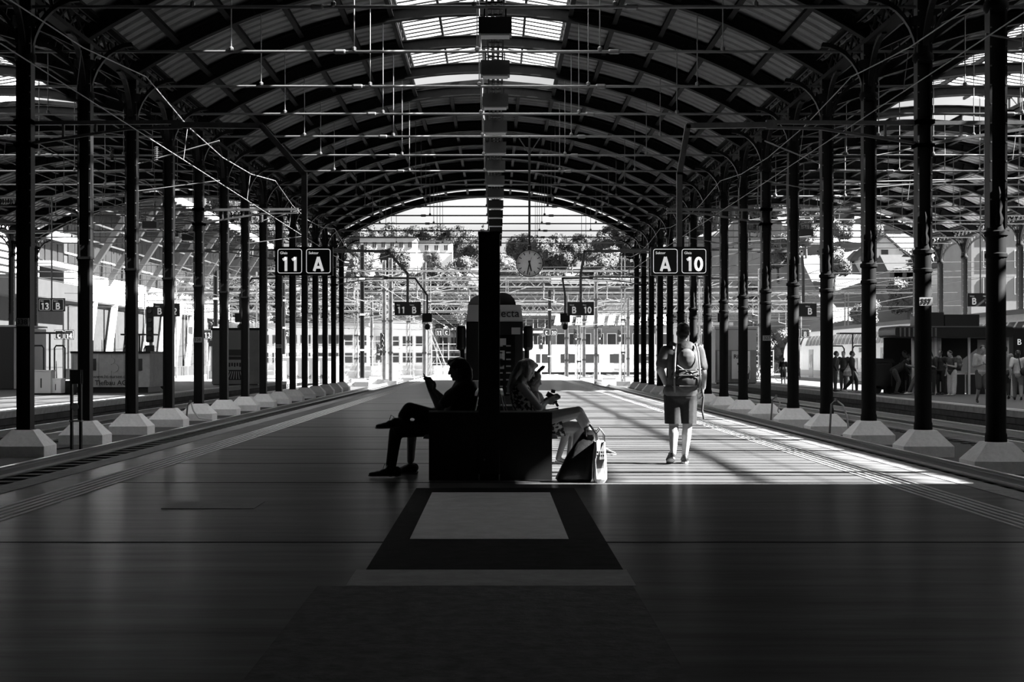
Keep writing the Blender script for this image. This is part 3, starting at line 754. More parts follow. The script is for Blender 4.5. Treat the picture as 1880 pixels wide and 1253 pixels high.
def soft(m, name, mats, parent, voxel, smooth=4, cut=None, world=True, disp=0):
    """fuse the pieces of m into one continuous surface"""
    me = m.mesh(name, mats, parent.location if world else None)
    o = bpy.data.objects.new(name, me)
    md = o.modifiers.new('r', 'REMESH'); md.mode = 'VOXEL'; md.voxel_size = voxel
    if smooth:
        sm = o.modifiers.new('s', 'SMOOTH'); sm.factor = .5; sm.iterations = smooth
    me2 = evaluated_mesh(o); me2.name = name
    bpy.data.objects.remove(o); bpy.data.meshes.remove(me)
    if not me2.materials:
        for q in (mats if isinstance(mats, (list,tuple)) else [mats]): me2.materials.append(q)
    if cut:
        bm = bmesh.new(); bm.from_mesh(me2); off = parent.location if world else Vector()
        for co, no in cut:
            bmesh.ops.bisect_plane(bm, geom=bm.verts[:]+bm.edges[:]+bm.faces[:], plane_co=Vector(co)-off, plane_no=no, clear_outer=True)
        bm.to_mesh(me2); bm.free()
    me2.polygons.foreach_set('use_smooth', [True]*len(me2.polygons))
    return link(name, me2, parent)
def L(a, b, t): return Vector(a).lerp(Vector(b), t)
def hand_mesh(m, wrist, d, palm_n, size=1.0, curl=.5, side=1):
    """palm and five bent fingers; d = direction of the fingers, palm_n = where the palm faces"""
    d = Vector(d).normalized(); pn = Vector(palm_n).normalized(); s_ = d.cross(pn).normalized()*side; w0 = Vector(wrist); z = size
    for k in range(4):
        o = (k-1.5)*.020*z
        base = w0+d*.085*z+s_*o; ball(m, L(w0+s_*o*.7, base, .45), (.016*z,)*3, 8); limb(m, [w0+s_*o*.6, base], [.016*z,.0125*z], 8)
        ln = (.075,.085,.08,.062)[k]*z; p = base; dd = d.copy(); pts = [p]
        for q, f in enumerate((.42,.32,.26)):
            ang = curl*(.5+.55*q); dd2 = (d*math.cos(ang)+pn*math.sin(ang)); p = p+dd2*ln*f; pts.append(p)
        limb(m, pts, [.0115*z,.010*z,.009*z,.0075*z], 8)
    tb = w0+d*.03*z-s_*.035*z; p1 = tb+(d*.6-s_*.55+pn*.35).normalized()*.045*z; p2 = p1+(d*.85+pn*.4).normalized()*.032*z
    limb(m, [w0+d*.01*z-s_*.015*z, tb, p1, p2], [.017*z,.016*z,.0115*z,.009*z], 8)
def head_mesh(m, c, f, up=(0,0,1), s=1.0, neck=None):
    """skull, jaw, nose, brow, lips, ears; f = facing direction"""
    f = Vector(f).normalized(); up = Vector(up); r = f.cross(up).normalized(); up = r.cross(f).normalized(); c = Vector(c)
    Rm = Matrix((r, f, up)).transposed()
    def P(x, y, z): return c+Rm@Vector((x*s, y*s, z*s))
    ball(m, P(0,-.01,.035), (.074*s,.095*s,.085*s), 16, Rm); ball(m, P(0,.025,-.035), (.058*s,.066*s,.085*s), 14, Rm)
    ball(m, P(0,.07,-.092), (.026*s,.022*s,.02*s), 8, Rm); limb(m, [P(0,.088,.015), P(0,.108,-.022)], [.010*s,.015*s], 8)
    ball(m, P(0,.088,-.052), (.024*s,.012*s,.007*s), 8, Rm); ball(m, P(0,.086,-.064), (.022*s,.012*s,.007*s), 8, Rm)
    ball(m, P(0,.082,.03), (.05*s,.014*s,.011*s), 8, Rm)
    for sx in (-1, 1): ball(m, P(sx*.074,-.005,-.005), (.012*s,.024*s,.033*s), 8, Rm); ball(m, P(sx*.03,.078,.0), (.014*s,.012*s,.01*s), 8, Rm)
    if neck: limb(m, [P(0,-.02,-.05), neck], [.052*s,.058*s], 12)
    return P
def shoe_mesh(m, heel, toe, up=(0,0,1), s=1.0, w_=.043):
    h, t = Vector(heel), Vector(toe); up = Vector(up); d = (t-h).normalized()
    rows = [(0,.034,.055),(.25,.040,.055),(.5,.043,.042),(.75,.047,.030),(.95,.036,.024)]
    Rm = Matrix((d.cross(up).normalized(), d, d.cross(up).normalized().cross(d))).transposed()
    for f_, wx, hz in rows: ball(m, h+(t-h)*f_+Rm@Vector((0,0,hz*s*.75)), (wx*s, .055*s, hz*s), 10, Rm)
def sole(nm, heel, toe, parent, up=(0,0,1), s=1.0, mat=None):
    h, t = Vector(heel), Vector(toe); up = Vector(up); d = (t-h).normalized(); r_ = d.cross(up).normalized(); u = r_.cross(d)
    L_ = (t-h).length; P = []
    for k in range(16):
        a = 2*PI*k/16; x = math.cos(a)*.046*s*(1+.12*math.sin(a)); y = math.sin(a)*(L_/2+.05*s)
        P.append(h+(t-h)*.5+r_*x+d*y)
    m = MB(); m.strip([[p for p in P], [p+u*.018*s for p in P]], closed=True); m.f += [tuple(range(16)), tuple(range(16,32))[::-1]]; m.mi += [0,0]
    return m.build(nm, mat or m_sole, parent, world=True)
PXM = 168.5
def bp(px, py, Y): return at(px, py, Y)
def person(label, loc): return thing('person', label, 'person', loc)
VN = .0075
# ---- man with phone on the left bench (faces left, one leg crossed)
Y1 = 15.56
t = person('seated man in dark clothes holding up a phone, legs crossed, on the left bench', (-.45, Y1, 0))
hip = Vector((-.42, Y1, .56)); chest = Vector((-.36, Y1, .90)); neck = Vector((-.375, Y1, 1.045)); hc = bp(841, 679, Y1)
m = MB(); P1 = head_mesh(m, hc, (-1,0,-.22), neck=neck)
shR, shL = Vector((-.37, Y1+.18, .98)), Vector((-.36, Y1-.18, .98))     # right = far side here
elL, wrL = bp(806, 748, Y1-.16), bp(790, 716, Y1-.06)
elR, wrR = bp(815, 735, Y1+.22), bp(795, 716, Y1+.08)
ball(m, chest, (.13,.19,.2), 14); limb(m, [neck, chest, hip], [.07,.13,.14], 14); ball(m, hip, (.15,.18,.13), 14)
for sh, el, wr in ((shL, elL, wrL), (shR, elR, wrR)): limb(m, [chest.lerp(sh,.6), sh, el, wr], [.07,.062,.044,.03])
hand_mesh(m, wrL, (-.25,.15,1), (-.6,.7,.1), curl=.75, side=1); hand_mesh(m, wrR, (-.3,-.1,1), (-.5,-.8,.1), curl=.8, side=-1)
# legs: support leg (far), crossed leg (near)
kS, aS = bp(727, 792, Y1+.02), bp(717, 862, Y1+.02)
kC, aC = bp(752, 752, Y1-.05), bp(733, 775, Y1-.10)
limb(m, [hip+Vector((0,.08,0)), kS, aS], [.085,.06,.04]); limb(m, [hip+Vector((0,-.08,.02)), kC, aC], [.09,.065,.042])
body = soft(m, 'body', m_skin_d, t, VN, 3)
m = MB(); ball(m, chest, (.145,.205,.2), 14); limb(m, [neck+Vector((.01,0,-.035)), chest, hip+Vector((0,0,-.02))], [.075,.148,.158], 14)
for sh, el in ((shL, elL), (shR, elR)): limb(m, [chest.lerp(sh,.6), sh, sh.lerp(el,.72)], [.085,.082,.07])
ball(m, (-.44, Y1, .67), (.16,.19,.14), 12)
soft(m, 'shirt', m_black_cl, t, .012, 4)
m = MB(); ball(m, hip, (.165,.195,.13), 14)
limb(m, [hip+Vector((0,.08,0)), kS, L(kS,aS,.5), L(kS,aS,.93)], [.105,.078,.066,.06]); limb(m, [hip+Vector((0,-.08,.02)), kC, L(kC,aC,.55)], [.11,.08,.07])
limb(m, [hip+Vector((-.1,-.06,-.02)), bp(735, 788, Y1-.06)], [.1,.085])
soft(m, 'trousers', m_black_cl, t, .012, 4)
m = MB(); head_p = P1
def hairball(m, P, lst, s=1.0):
    for x, y, z, r in lst: ball(m, P(x, y, z), tuple(q*s for q in r) if isinstance(r, tuple) else r*s, 12)
hairball(m, P1, [(0,-.02,.05,(.105,.092,.088)), (0,-.055,.0,(.092,.095,.09)), (0,-.075,-.06,(.07,.085,.075)), (0,.045,.09,(.06,.06,.045)), (-.065,-.02,-.03,.045), (.065,-.02,-.03,.045), (.05,.03,.06,.045),(-.05,.03,.06,.045)])
soft(m, 'hair', m_hair_d, t, .009, 3)
for nm, h_, to_, up in (('shoe', bp(728, 879, Y1+.02), bp(684, 881, Y1), (0,0,1)), ('shoe', bp(738, 784, Y1-.10), bp(697, 786, Y1-.12), (.12,-.1,1))):
    h_, to_ = Vector(h_), Vector(to_)
    if up == (0,0,1): h_.z = to_.z = .018
    m = MB(); shoe_mesh(m, h_, to_, up, 1.1); o = soft(m, nm, m_shoe, t, .008, 2)
    sole('sole', h_-Vector(up).normalized()*.006, to_-Vector(up).normalized()*.006, t, up, .95, M('grey_sole', .22, .6))
    mm = MB(); dm = L(h_, to_, .55)+Vector((0,-.03,.085)); mm.tube([dm, dm+Vector((.02,-.03,.05)), dm+Vector((.05,-.02,.03)), dm+Vector((.02,0,-.01))], .004, 5); mm.build('lace', m_sole, t, world=True)
ph = thing('smartphone', 'smartphone held up by the seated man on the left bench', 'phone', tuple(bp(783, 697, Y1)+Vector((0,.0,0))))
MB().cbox((0,0,0),(.008,.072,.148), Euler((0,-.5,0)).to_matrix()).build('phone_body', m_blk, ph); MB().cbox((.006,0,.003),(.003,.066,.138), Euler((0,-.5,0)).to_matrix()).build('screen', M('phone_glass', .05, .1), ph)
# ---- neighbour on the left bench, mostly hidden behind the man
Y2 = 16.2
t = person('bare legged seated person mostly hidden behind the man with the phone', (-.5, Y2, 0))
m = MB(); hip = Vector((-.40, Y2, .56)); chest = Vector((-.34, Y2, .90)); neck = Vector((-.34, Y2, 1.04)); hc = Vector((-.40, Y2, 1.14))
P2 = head_mesh(m, hc, (-1,.2,-.3), s=.95, neck=neck); ball(m, chest, (.12,.17,.19), 12); limb(m, [neck, chest, hip], [.06,.12,.13], 12)
kn = bp(757, 782, Y2); an = bp(754, 846, Y2-.1)
for sy in (-.09, .1): limb(m, [hip+Vector((0,sy,0)), kn+Vector((0,sy,0)), an+Vector((0,sy,0))], [.085,.06,.037])
w2 = bp(783, 757, Y2-.15); limb(m, [chest+Vector((0,-.14,.08)), bp(822, 748, Y2-.2), w2], [.055,.042,.03]); hand_mesh(m, w2, (-1,.1,-.35), (0,0,-1), curl=.7, side=1)
limb(m, [chest+Vector((0,.14,.08)), chest+Vector((-.2,.2,-.18)), bp(815,756,Y2+.1)], [.055,.042,.03]); hand_mesh(m, bp(815,756,Y2+.1), (-1,-.2,-.2), (0,0,-1), curl=.6, side=-1)
soft(m, 'body', m_skin_d, t, .009, 3)
m = MB(); ball(m, chest, (.135,.185,.19), 12); limb(m, [neck+Vector((0,0,-.04)), chest, hip], [.07,.135,.15], 12)
for sy in (-.09, .1): limb(m, [hip+Vector((0,sy,0)), L(hip,kn,.8)+Vector((0,sy,0))], [.11,.085])
soft(m, 'clothes', m_black_cl, t, .014, 3)
m = MB(); hairball(m, P2, [(0,-.02,.05,(.1,.09,.085)), (0,-.05,.0,(.09,.09,.09)), (0,-.06,-.06,.07)]); soft(m, 'hair', m_hair_d, t, .012, 3)
for sy in (-.09, .1):
    h_ = Vector((gx(760,Y2), Y2-.1+sy, .016)); to_ = h_+Vector((-.17,0,0)); m = MB(); shoe_mesh(m, h_, to_, s=1.05); soft(m, 'shoe', m_shoe, t, .009, 2); sole('sole', h_+Vector((0,0,-.015)), to_+Vector((0,0,-.015)), t)
# ---- woman in a flowered dress on the right bench
Y3 = 15.62
t = person('seated woman with blond hair and flowered sleeveless dress on the right bench', (.4, Y3, 0))
m_floral = bpy.data.materials.new('flowered_cloth'); m_floral.use_nodes = True
n = m_floral.node_tree.nodes; l = m_floral.node_tree.links; p_ = n['Principled BSDF']; p_.inputs['Roughness'].default_value = .9
tcx = n.new('ShaderNodeTexCoord'); vo = n.new('ShaderNodeTexNoise'); vo.inputs['Scale'].default_value = 26; vo.inputs['Detail'].default_value = 3; rp_ = n.new('ShaderNodeValToRGB')
rp_.color_ramp.elements[0].position = .50; rp_.color_ramp.elements[0].color = (.014,.014,.014,1); rp_.color_ramp.elements[1].position = .56; rp_.color_ramp.elements[1].color = (.42,.42,.42,1)
l.new(tcx.outputs['Object'], vo.inputs['Vector']); l.new(vo.outputs['Fac'], rp_.inputs['Fac']); l.new(rp_.outputs['Color'], p_.inputs['Base Color'])
hip = Vector((.34, Y3, .57)); chest = bp(955, 722, Y3); neck = bp(957, 700, Y3); hc = bp(967, 680, Y3)
m = MB(); P3 = head_mesh(m, hc, (1,.25,-.55), s=.93, neck=neck)
ball(m, chest, (.105,.155,.15), 14); limb(m, [neck, chest, L(chest,hip,.6), hip], [.055,.105,.1,.13], 14); ball(m, hip, (.15,.17,.13), 14)
sN, sF = chest+Vector((.01,-.145,.075)), chest+Vector((.02,.145,.075))
eN, wN = bp(991, 750, Y3-.16), bp(1002, 738, Y3-.1); wN = bp(1004, 738, Y3-.06)
eF, wF = bp(992, 748, Y3+.16), bp(1006, 734, Y3+.06)
for s_, e_2, w_2 in ((sN, eN, wN), (sF, eF, wF)): limb(m, [chest.lerp(s_,.7), s_, e_2, w_2], [.055,.048,.036,.025])
hand_mesh(m, wN, (.75,.25,.35), (.3,1,0), .9, .8, side=1); hand_mesh(m, wF, (.8,-.2,.3), (.3,-1,0), .9, .8, side=-1)
kA, aA = bp(1061, 757, Y3-.02), bp(1103, 826, Y3+.04)       # crossed leg, upper
kB, aB = bp(1064, 785, Y3+.09), bp(1052, 862, Y3+.12)       # supporting leg
limb(m, [hip+Vector((.02,-.07,.02)), L(hip,kA,.5)+Vector((0,-.04,.01)), kA, L(kA,aA,.3), aA], [.105,.09,.066,.058,.034]); limb(m, [hip+Vector((0,.08,-.01)), kB, L(kB,aB,.3), aB], [.1,.064,.056,.034])
fA = aA+Vector((.12,0,-.045)); limb(m, [aA, fA], [.034,.022])
soft(m, 'body', m_skin, t, VN, 3)
m = MB(); ball(m, chest, (.12,.165,.14), 14); limb(m, [chest+Vector((0,0,.07)), chest, L(chest,hip,.6), hip], [.085,.122,.118,.15], 14); ball(m, hip, (.17,.195,.14), 14)
limb(m, [hip+Vector((0,.0,0)), L(hip, kA, .45)+Vector((0,.02,-.02)), L(hip,kA,.66)+Vector((0,.03,-.02))], [.15,.135,.125], 14); limb(m, [hip+Vector((0,.07,-.01)), L(hip,kB,.68)], [.14,.11], 12)
for s_ in (sN, sF): ball(m, L(chest, s_, .8)+Vector((0,0,.0)), (.06,.05,.055), 10)
dd = (kA-hip).normalized(); soft(m, 'dress', m_floral, t, .011, 4, cut=[(L(hip,kA,.66), dd)])
m = MB(); hairball(m, P3, [(0,-.015,.05,(.098,.088,.085)), (0,-.05,.01,(.088,.088,.09)), (.055,.0,.0,(.04,.07,.075)), (-.055,.0,.0,(.04,.07,.075)), (0,.045,.085,(.06,.05,.035)), (.05,.02,-.06,.035), (-.05,.0,-.05,.04), (0,-.085,-.06,(.06,.05,.06))])
for q in range(6):
    p0 = P3(-.05+.02*q, -.09, -.02); limb(m, [p0, p0+Vector((-.06,0,-.09)), p0+Vector((-.10,-.01*q+.02,-.2)), p0+Vector((-.115,-.01*q+.02,-.27))], [.035,.036,.03,.014], 8)
soft(m, 'hair', m_hair_b, t, .009, 2)
for a_, tz in ((aB, 0),):
    h_ = Vector((a_.x-.03, a_.y, .02)); to_ = h_+Vector((.16,.02,0)); m = MB(); shoe_mesh(m, h_, to_, s=.9); soft(m, 'shoe', m_shoe, t, .009, 2); sole('sole', h_+Vector((0,0,-.018)), to_+Vector((0,0,-.018)), t, s=.9)
h_, to_ = aA+Vector((.015,0,-.045)), aA+Vector((.135,.01,-.05)); m = MB(); shoe_mesh(m, h_, to_, (-.15,0,1), .85); soft(m, 'shoe', m_shoe, t, .009, 2); sole('sole', h_+Vector((0,0,-.004)), to_+Vector((0,0,-.004)), t, (-.15,0,1), .72)
MB().tube([wN+Vector((-.035,-.03,.0)), wN+Vector((-.02,-.036,.02)), wN+Vector((-.005,-.03,.03))], .006, 6).build('bracelet', m_rod, t, world=True)
# toy held by the woman
tb = thing('toy_figure', 'dark angular toy held in front of the woman on the right bench', 'toy', tuple(bp(1013, 733, Y3)))
for c_, s_, r_ in (((-.02,0,.04),(.07,.05,.055),.5),((.02,0,-.01),(.06,.05,.06),-.3),((-.055,0,-.02),(.06,.05,.05),.9),((.015,0,.085),(.035,.04,.035),.2),((.05,0,-.05),(.02,.03,.07),-.6)):
    MB().cbox(c_, s_, Euler((.2,r_,.3)).to_matrix()).build('block', m_dark_cl, tb)
# ---- child beyond her
Y4 = 16.25
t = person('small child with a dark bow headband seated beyond the blond woman', (.5, Y4, 0))
hip = Vector((.46, Y4, .55)); chest = bp(984, 735, Y4); neck = bp(981, 716, Y4); hc = bp(981, 699, Y4)
m = MB(); P4 = head_mesh(m, hc, (1,-.25,-.3), s=.80, neck=neck); ball(m, chest, (.08,.11,.11), 12); limb(m, [neck, chest, hip], [.04,.085,.1], 12)
for sy in (-.06,.06):
    k_, a_ = bp(1046, 797, Y4)+Vector((.04*(1 if sy > 0 else -1.2),sy,0)), bp(1024 if sy < 0 else 1045, 842 if sy < 0 else 838, Y4)+Vector((0,sy,0))
    limb(m, [hip+Vector((0,sy,0)), k_, a_], [.065,.045,.03]); limb(m, [a_, a_+Vector((.09,0,-.035))], [.03,.02])
    w_ = bp(1003, 738, Y4)+Vector((0,sy*1.2,0)); limb(m, [chest+Vector((0,sy*1.8,.06)), bp(990, 752, Y4)+Vector((0,sy*2.2,0)), w_], [.035,.03,.022]); hand_mesh(m, w_, (.9,0,.2), (0,-sy*10,0), .65, .7, side=(1 if sy < 0 else -1))
soft(m, 'body', m_skin, t, .008, 3)
m = MB(); ball(m, chest, (.095,.125,.11), 12); limb(m, [chest+Vector((0,0,.04)), chest, hip], [.07,.098,.13], 12)
for sy in (-.06,.06): limb(m, [hip+Vector((0,sy,0)), hip+Vector((.22,sy,0))], [.095,.08])
soft(m, 'dress', m_grey_cl, t, .012, 3)
m = MB(); hairball(m, P4, [(0,-.015,.05,(.084,.074,.07)), (0,-.05,0,(.075,.075,.08)), (.05,-.01,-.03,.04), (-.05,-.01,-.03,.04), (0,-.06,-.09,.05), (0,-.06,-.14,.04)], 1.0); soft(m, 'hair', M('brown_hair', .10, .5, v2=.05, scale=40), t, .009, 2)
for sy in (-1, 1):
    q = P4(0,.0,.10); m = MB(); limb(m, [q, q+Vector((.03,.02*sy,.03)), q+Vector((.075,.05*sy,.075)), q+Vector((.10,.055*sy,.085))], [.012,.02,.022,.006], 8); soft(m, 'bow', m_black_cl, t, .006, 2)
for sy in (-.06,.06):
    a_ = bp(1024 if sy < 0 else 1045, 842 if sy < 0 else 838, Y4)+Vector((0,sy,0)); o = sole('sandal', a_+Vector((.0,0,-.045)), a_+Vector((.10,0,-.07)), t, (.2,0,1), .75, m_sole)
    m = MB()
    for q in range(5): ball(m, a_+Vector((.06+.02*math.cos(q*1.257), 0+.02*math.sin(q*1.257), -.012)), .013, 8)
    m.build('flower', m_sole, t, world=True)
# ---- walking man with backpack
YW = 17.62
def wp(px, py, dy=0): return at(px, py, YW+dy)
t = person('man in grey t-shirt and dark shorts walking away on the lit platform', (2.3, YW, 0))
hc = wp(1254, 612); neck = wp(1252, 634); chest = wp(1250, 664); waist = wp(1250, 700); hip = wp(1249, 722)
m = MB(); P5 = head_mesh(m, hc, (.12,1,-.12), s=1.02, neck=neck)
ball(m, chest, (.19,.125,.17), 14); limb(m, [neck, chest, waist, hip], [.07,.14,.135,.15], 14); ball(m, hip, (.175,.125,.13), 14)
sLm, sRm = wp(1222, 645), wp(1283, 645)
limb(m, [chest.lerp(sLm,.6), sLm, wp(1212, 678,-.05), wp(1222, 704,.12)], [.075,.066,.05,.034]); hand_mesh(m, wp(1222,704,.12), (.6,.7,-.3), (.5,-.5,0), 1, .8)
limb(m, [chest.lerp(sRm,.6), sRm, wp(1291, 686,-.06), wp(1291, 712,-.02)], [.075,.066,.05,.034]); hand_mesh(m, wp(1291,712,-.02), (-.05,.1,-1), (-1,.2,0), 1, .7, side=-1)
hL, kL, aL = hip+Vector((-.085,0,-.03)), wp(1237, 783,-.02), wp(1236, 832,-.16)
hR, kR, aR = hip+Vector((.09,0,-.03)), wp(1262, 782,.02), wp(1257, 838,.02)
for h_, k_, a_ in ((hL,kL,aL),(hR,kR,aR)): limb(m, [h_, L(h_,k_,.5), k_, L(k_,a_,.3), a_], [.1,.085,.06,.062,.038])
soft(m, 'body', m_skin, t, VN, 3)
m = MB(); ball(m, chest, (.205,.145,.17), 14); limb(m, [neck+Vector((0,-.01,-.045)), chest, waist, hip+Vector((0,0,.03))], [.08,.165,.16,.175], 14); ball(m, waist+Vector((0,0,-.02)), (.185,.14,.15), 12); ball(m, hip+Vector((0,0,.02)), (.222,.195,.13), 14)
for sh, el in ((sLm, wp(1212,678,-.05)), (sRm, wp(1291,686,-.06))): limb(m, [chest.lerp(sh,.6)+Vector((0,0,-.01)), sh, L(sh,el,.72)], [.09,.074,.076])
soft(m, 't_shirt', M('grey_jersey', .12, .85, noise=.2, scale=12), t, .012, 3, cut=[(wp(1250,727), (0,0,-1))])
m = MB(); ball(m, hip, (.205,.18,.155), 14)
for h_, k_ in ((hL,kL),(hR,kR)): limb(m, [h_, L(h_,k_,.5), L(h_,k_,1.05)], [.125,.118,.112], 12)
soft(m, 'shorts', m_black_cl, t, .012, 3, cut=[(wp(1250,778), (0,0,-1))])
m = MB(); hairball(m, P5, [(0,-.02,.055,(.082,.092,.075)), (0,-.045,.0,(.078,.07,.07)), (0,-.05,-.045,(.06,.05,.04)), (0,.05,.085,(.055,.05,.04))]); soft(m, 'hair', m_hair_d, t, .009, 2)
for h_, to_, up in ((Vector((aL.x-.01, aL.y+.0, .075)), Vector((aL.x-.03, aL.y+.17, .015)), (0,.4,1)), (Vector((aR.x, aR.y-.05, .02)), Vector((aR.x+.015, aR.y+.14, .02)), (0,0,1))):
    m = MB(); shoe_mesh(m, h_, to_, up, 1.12); soft(m, 'shoe', m_shoe, t, .008, 2); u_ = Vector(up).normalized(); sole('sole', h_-u_*.014, to_-u_*.014, t, up, 1.0)
bk = thing('backpack', 'stuffed grey and black backpack on the walking man', 'backpack', (wp(1255,690).x, YW-.24, wp(1255,720).z))
m = MB(); ball(m, (0,.04,.30), (.15,.10,.24), 16); ball(m, (0,.02,.14), (.165,.12,.15), 14); ball(m, (.0,.05,.46), (.12,.085,.12), 12)
soft(m, 'main_bag', M('backpack_cloth', .06, .8, v2=.02, scale=7, bump=.5), bk, .012, 3, world=False)
m = MB(); ball(m, (.0,-.045,.37), (.095,.05,.12), 12); soft(m, 'top_pocket', M('pocket_grey', .07, .8, noise=.2, scale=12), bk, .01, 2, world=False)
m = MB(); ball(m, (.0,-.07,.12), (.12,.05,.10), 12); soft(m, 'front_pocket', m_dark_cl, bk, .01, 2, world=False)
for sx in (-1, 1):
    MB().tube([(sx*.10,-.0,.54),(sx*.115,-.06,.44),(sx*.125,-.09,.28),(sx*.13,-.10,.14),(sx*.12,-.06,.0)], .010, 6).build('trim_band', m_grey_cl, bk)
    MB().tube([(sx*.09,.06,.52),(sx*.13,.16,.55),(sx*.15,.26,.50)], .02, 6).build('shoulder_strap', m_dark_cl, bk)
    MB().tube([(sx*.10,-.09,.30),(-sx*.09,-.105,.16)], .007, 5).build('cord', m_grey_cl, bk)
for z_ in (.08,.2,.26): MB().tube([(-.15,-.03,z_),(-.08,-.11,z_-.01),(.08,-.11,z_-.01),(.15,-.03,z_)], .008, 5).build('strap', m_dark_cl, bk)
MB().tube([(.14,.0,.12),(.17,-.02,-.05),(.16,.0,-.2),(.18,0,-.3)], .012, 6).build('hanging_strap', m_dark_cl, bk)
bk.scale = (1.22, 1.05, 1.1)
# ================================================================ side platforms: train, shelters, waiting people
m_train = M('train_white', .85, .3, v2=.75, scale=2); m_glass = M('dark_glass', .03, .12); m_troof = M('train_roof_grey', .03, .5); m_tgrey = M('train_grey_band', .3, .4)
tx, ty0, ty1 = 22.2, 52.0, 112.0
t = thing('double_deck_train', 'white double deck train with curved upper windows along the right platform', 'train', (tx, ty0, GZ))
def tprof(d=0.0):   # near side cross section (x, z) from the sill to the roof, z above the ground
    return [(.05-d,.35),(-d,.55),(-d,2.3),(.04-d*.98,2.7),(.16-d*.9,3.1),(.36-d*.7,3.45),(.62-d*.4,3.72),(1.4,3.92),(2.18+d*.4,3.72),(2.44+d*.7,3.45),(2.64+d*.9,3.1),(2.76+d,2.7),(2.8+d,2.3),(2.8+d,.55),(2.75+d,.35)]
car_edges = [(0, 25.6), (26.2, 51.8)]
for a, b in car_edges: MB().prism(tprof(), a, b, 'y').build('car_body', m_train, t, smooth=True)
nose = MB(); P0 = tprof(); rows = []
for y, sc_, dz in ((52.3,1,0),(55,.99,0),(57.5,.93,-.12),(59.2,.80,-.4),(60,.62,-.85)):
    rows.append([(1.4+(x-1.4)*sc_, y, .35+(z-.35)*(1 if z < 1.2 else (1+dz/3.5))) for x, z in P0])
nose.strip(rows, closed=True); nose.f.append(tuple(range(len(nose.v)-15, len(nose.v)))); nose.mi.append(0); nose.build('driving_cab', m_train, t, smooth=True)
MB().prism([(.75,3.74),(1.4,3.95),(2.05,3.74),(2.0,3.98),(.8,3.98)], 0, 51.8, 'y').build('roof_band', m_troof, t)
wm = MB(); pf = tprof(.012); ws = [pf[3], pf[4], pf[5]]
wz = [(pf[3][0]-.004, 2.72), (pf[4][0]-.004, 3.1), (pf[5][0]+.01-.03, 3.4)]
wm.strip([[(x, 0, z) for x, z in wz], [(x, .82, z) for x, z in wz]]); wm.strip([[(x+.05, 0, z) for x, z in wz], [(x+.05, .82, z) for x, z in wz]])
me_uw = wm.mesh('upper_window', m_glass, fix=False); me_fr = MB().box(-.03,.02,0,.03,2.68,2.72).mesh('x', m_troof)
me_lw = MB().box(-.03,.02,0,1.3,1.15,1.85).mesh('lower_window', m_glass); me_door = MB().box(-.025,.02,0,1.3,.5,2.45).mesh('door', m_tgrey); me_dw = MB().box(-.04,-.02,.25,.55,1.2,2.1).box(-.04,-.02,.75,1.05,1.2,2.1).mesh('door_pane', m_glass)
for a, b in car_edges:
    k = 0
    while a+1.2+1.05*k < b-1.6:
        link('upper_window', me_uw, t, (0, a+1.2+1.05*k, 0)); k += 1
    for y in (a+2.6, b-4.2):
        d = link('door', me_door, t, (0, y, 0)); link('door_pane', me_dw, d)
    for q in range(8):
        if a+5+2.1*q < b-6: link('lower_window', me_lw, t, (0, a+5+2.1*q, 0))
    MB().box(-.015,.01,a+.1,b-.1,.62,1.0).build('lower_stripe', m_tgrey, t)
    for y in (a+8.5, b-7): text('SBB', .4, m_plink, t, (-.02, y, 2.32), .01, rot=(PI/2,0,-PI/2))
for q in range(3): MB().box(.02-.02,.06,53+1.1*q,53.8+1.1*q,2.7,3.25).build('upper_window', m_glass, t)
MB().box(.2,2.6,.2,59,.05,.35).build('underframe', m_blk, t)
for q in range(5):
    MB().lathe([(.42,-.06),(.42,.06)], (.5,6+12*q,.5), 16, 'x').lathe([(.42,-.06),(.42,.06)], (.5,8.4+12*q,.5), 16, 'x').build('wheel_pair', m_blk, t)

# platform shelter on the right
t = thing('platform_shelter', 'dark glazed shelter with thick rounded canopy among the waiting people', 'shelter', (16.6, 52.6, 0))
MB().prism(rrect(4.3, .42, .15), -1.1, 1.2, 'y').build('canopy', m_blk, t, loc=(0,0,2.28)); MB().box(-2.1,2.1,-1.12,-1.1,2.44,2.48).build('canopy_edge', m_rod, t)
for k in range(9): MB().box(-2.0+.16*k, -1.94+.16*k, -1.14, -1.1, 2.1, 2.42).build('fin', m_rod, t)
for x in (-1.45,-.62,.6,2.0): MB().box(x-.04, x+.04, -.9, -.82, 0, 2.1).build('post', m_pale, t)
for x0, x1 in ((-1.4,-1.15),(-.9,-.66),(-.58,-.4)): MB().box(x0,x1,-.85,-.83,.1,2.05).build('pale_panel', M('panel_pale', .42, .6, v2=.15, scale=3, stretch=(6,1,.3)), t)
MB().box(-.38,.5,-.3,-.28,.85,2.05).build('dark_pane', m_glass, t); MB().box(-.5,.55,-.55,-.5,0,.72).build('dark_panel', m_blk, t); MB().box(.62,1.95,-.55,-.5,0,.72).build('dark_panel', m_blk, t)
MB().box(-.5,1.95,-.58,-.48,.72,.78).build('rail', m_pale, t); MB().box(1.05,1.5,-.45,-.43,.85,2.0).build('pale_panel', M('panel_white', .5, .6), t); MB().box(1.15,1.42,-.47,-.45,1.0,1.4).build('notice', m_white, t)
MB().box(-2.0,2.0,1.0,1.05,0,2.1).build('back_pane', m_glass, t)
for x0, x1, z in ((-.75,-.2,.5),(-.15,1.1,.42),(-1.2,-.85,.36)): MB().box(x0,x1,-.5,.3,2.5,2.5+z).build('roof_box', m_blk, t)
MB().box(2.25,2.65,-.8,.2,.0,2.45).build('ticket_panel', m_blk, t, bevel=.05); text('B', .3, m_ink, t, (2.45,-.81,1.9))
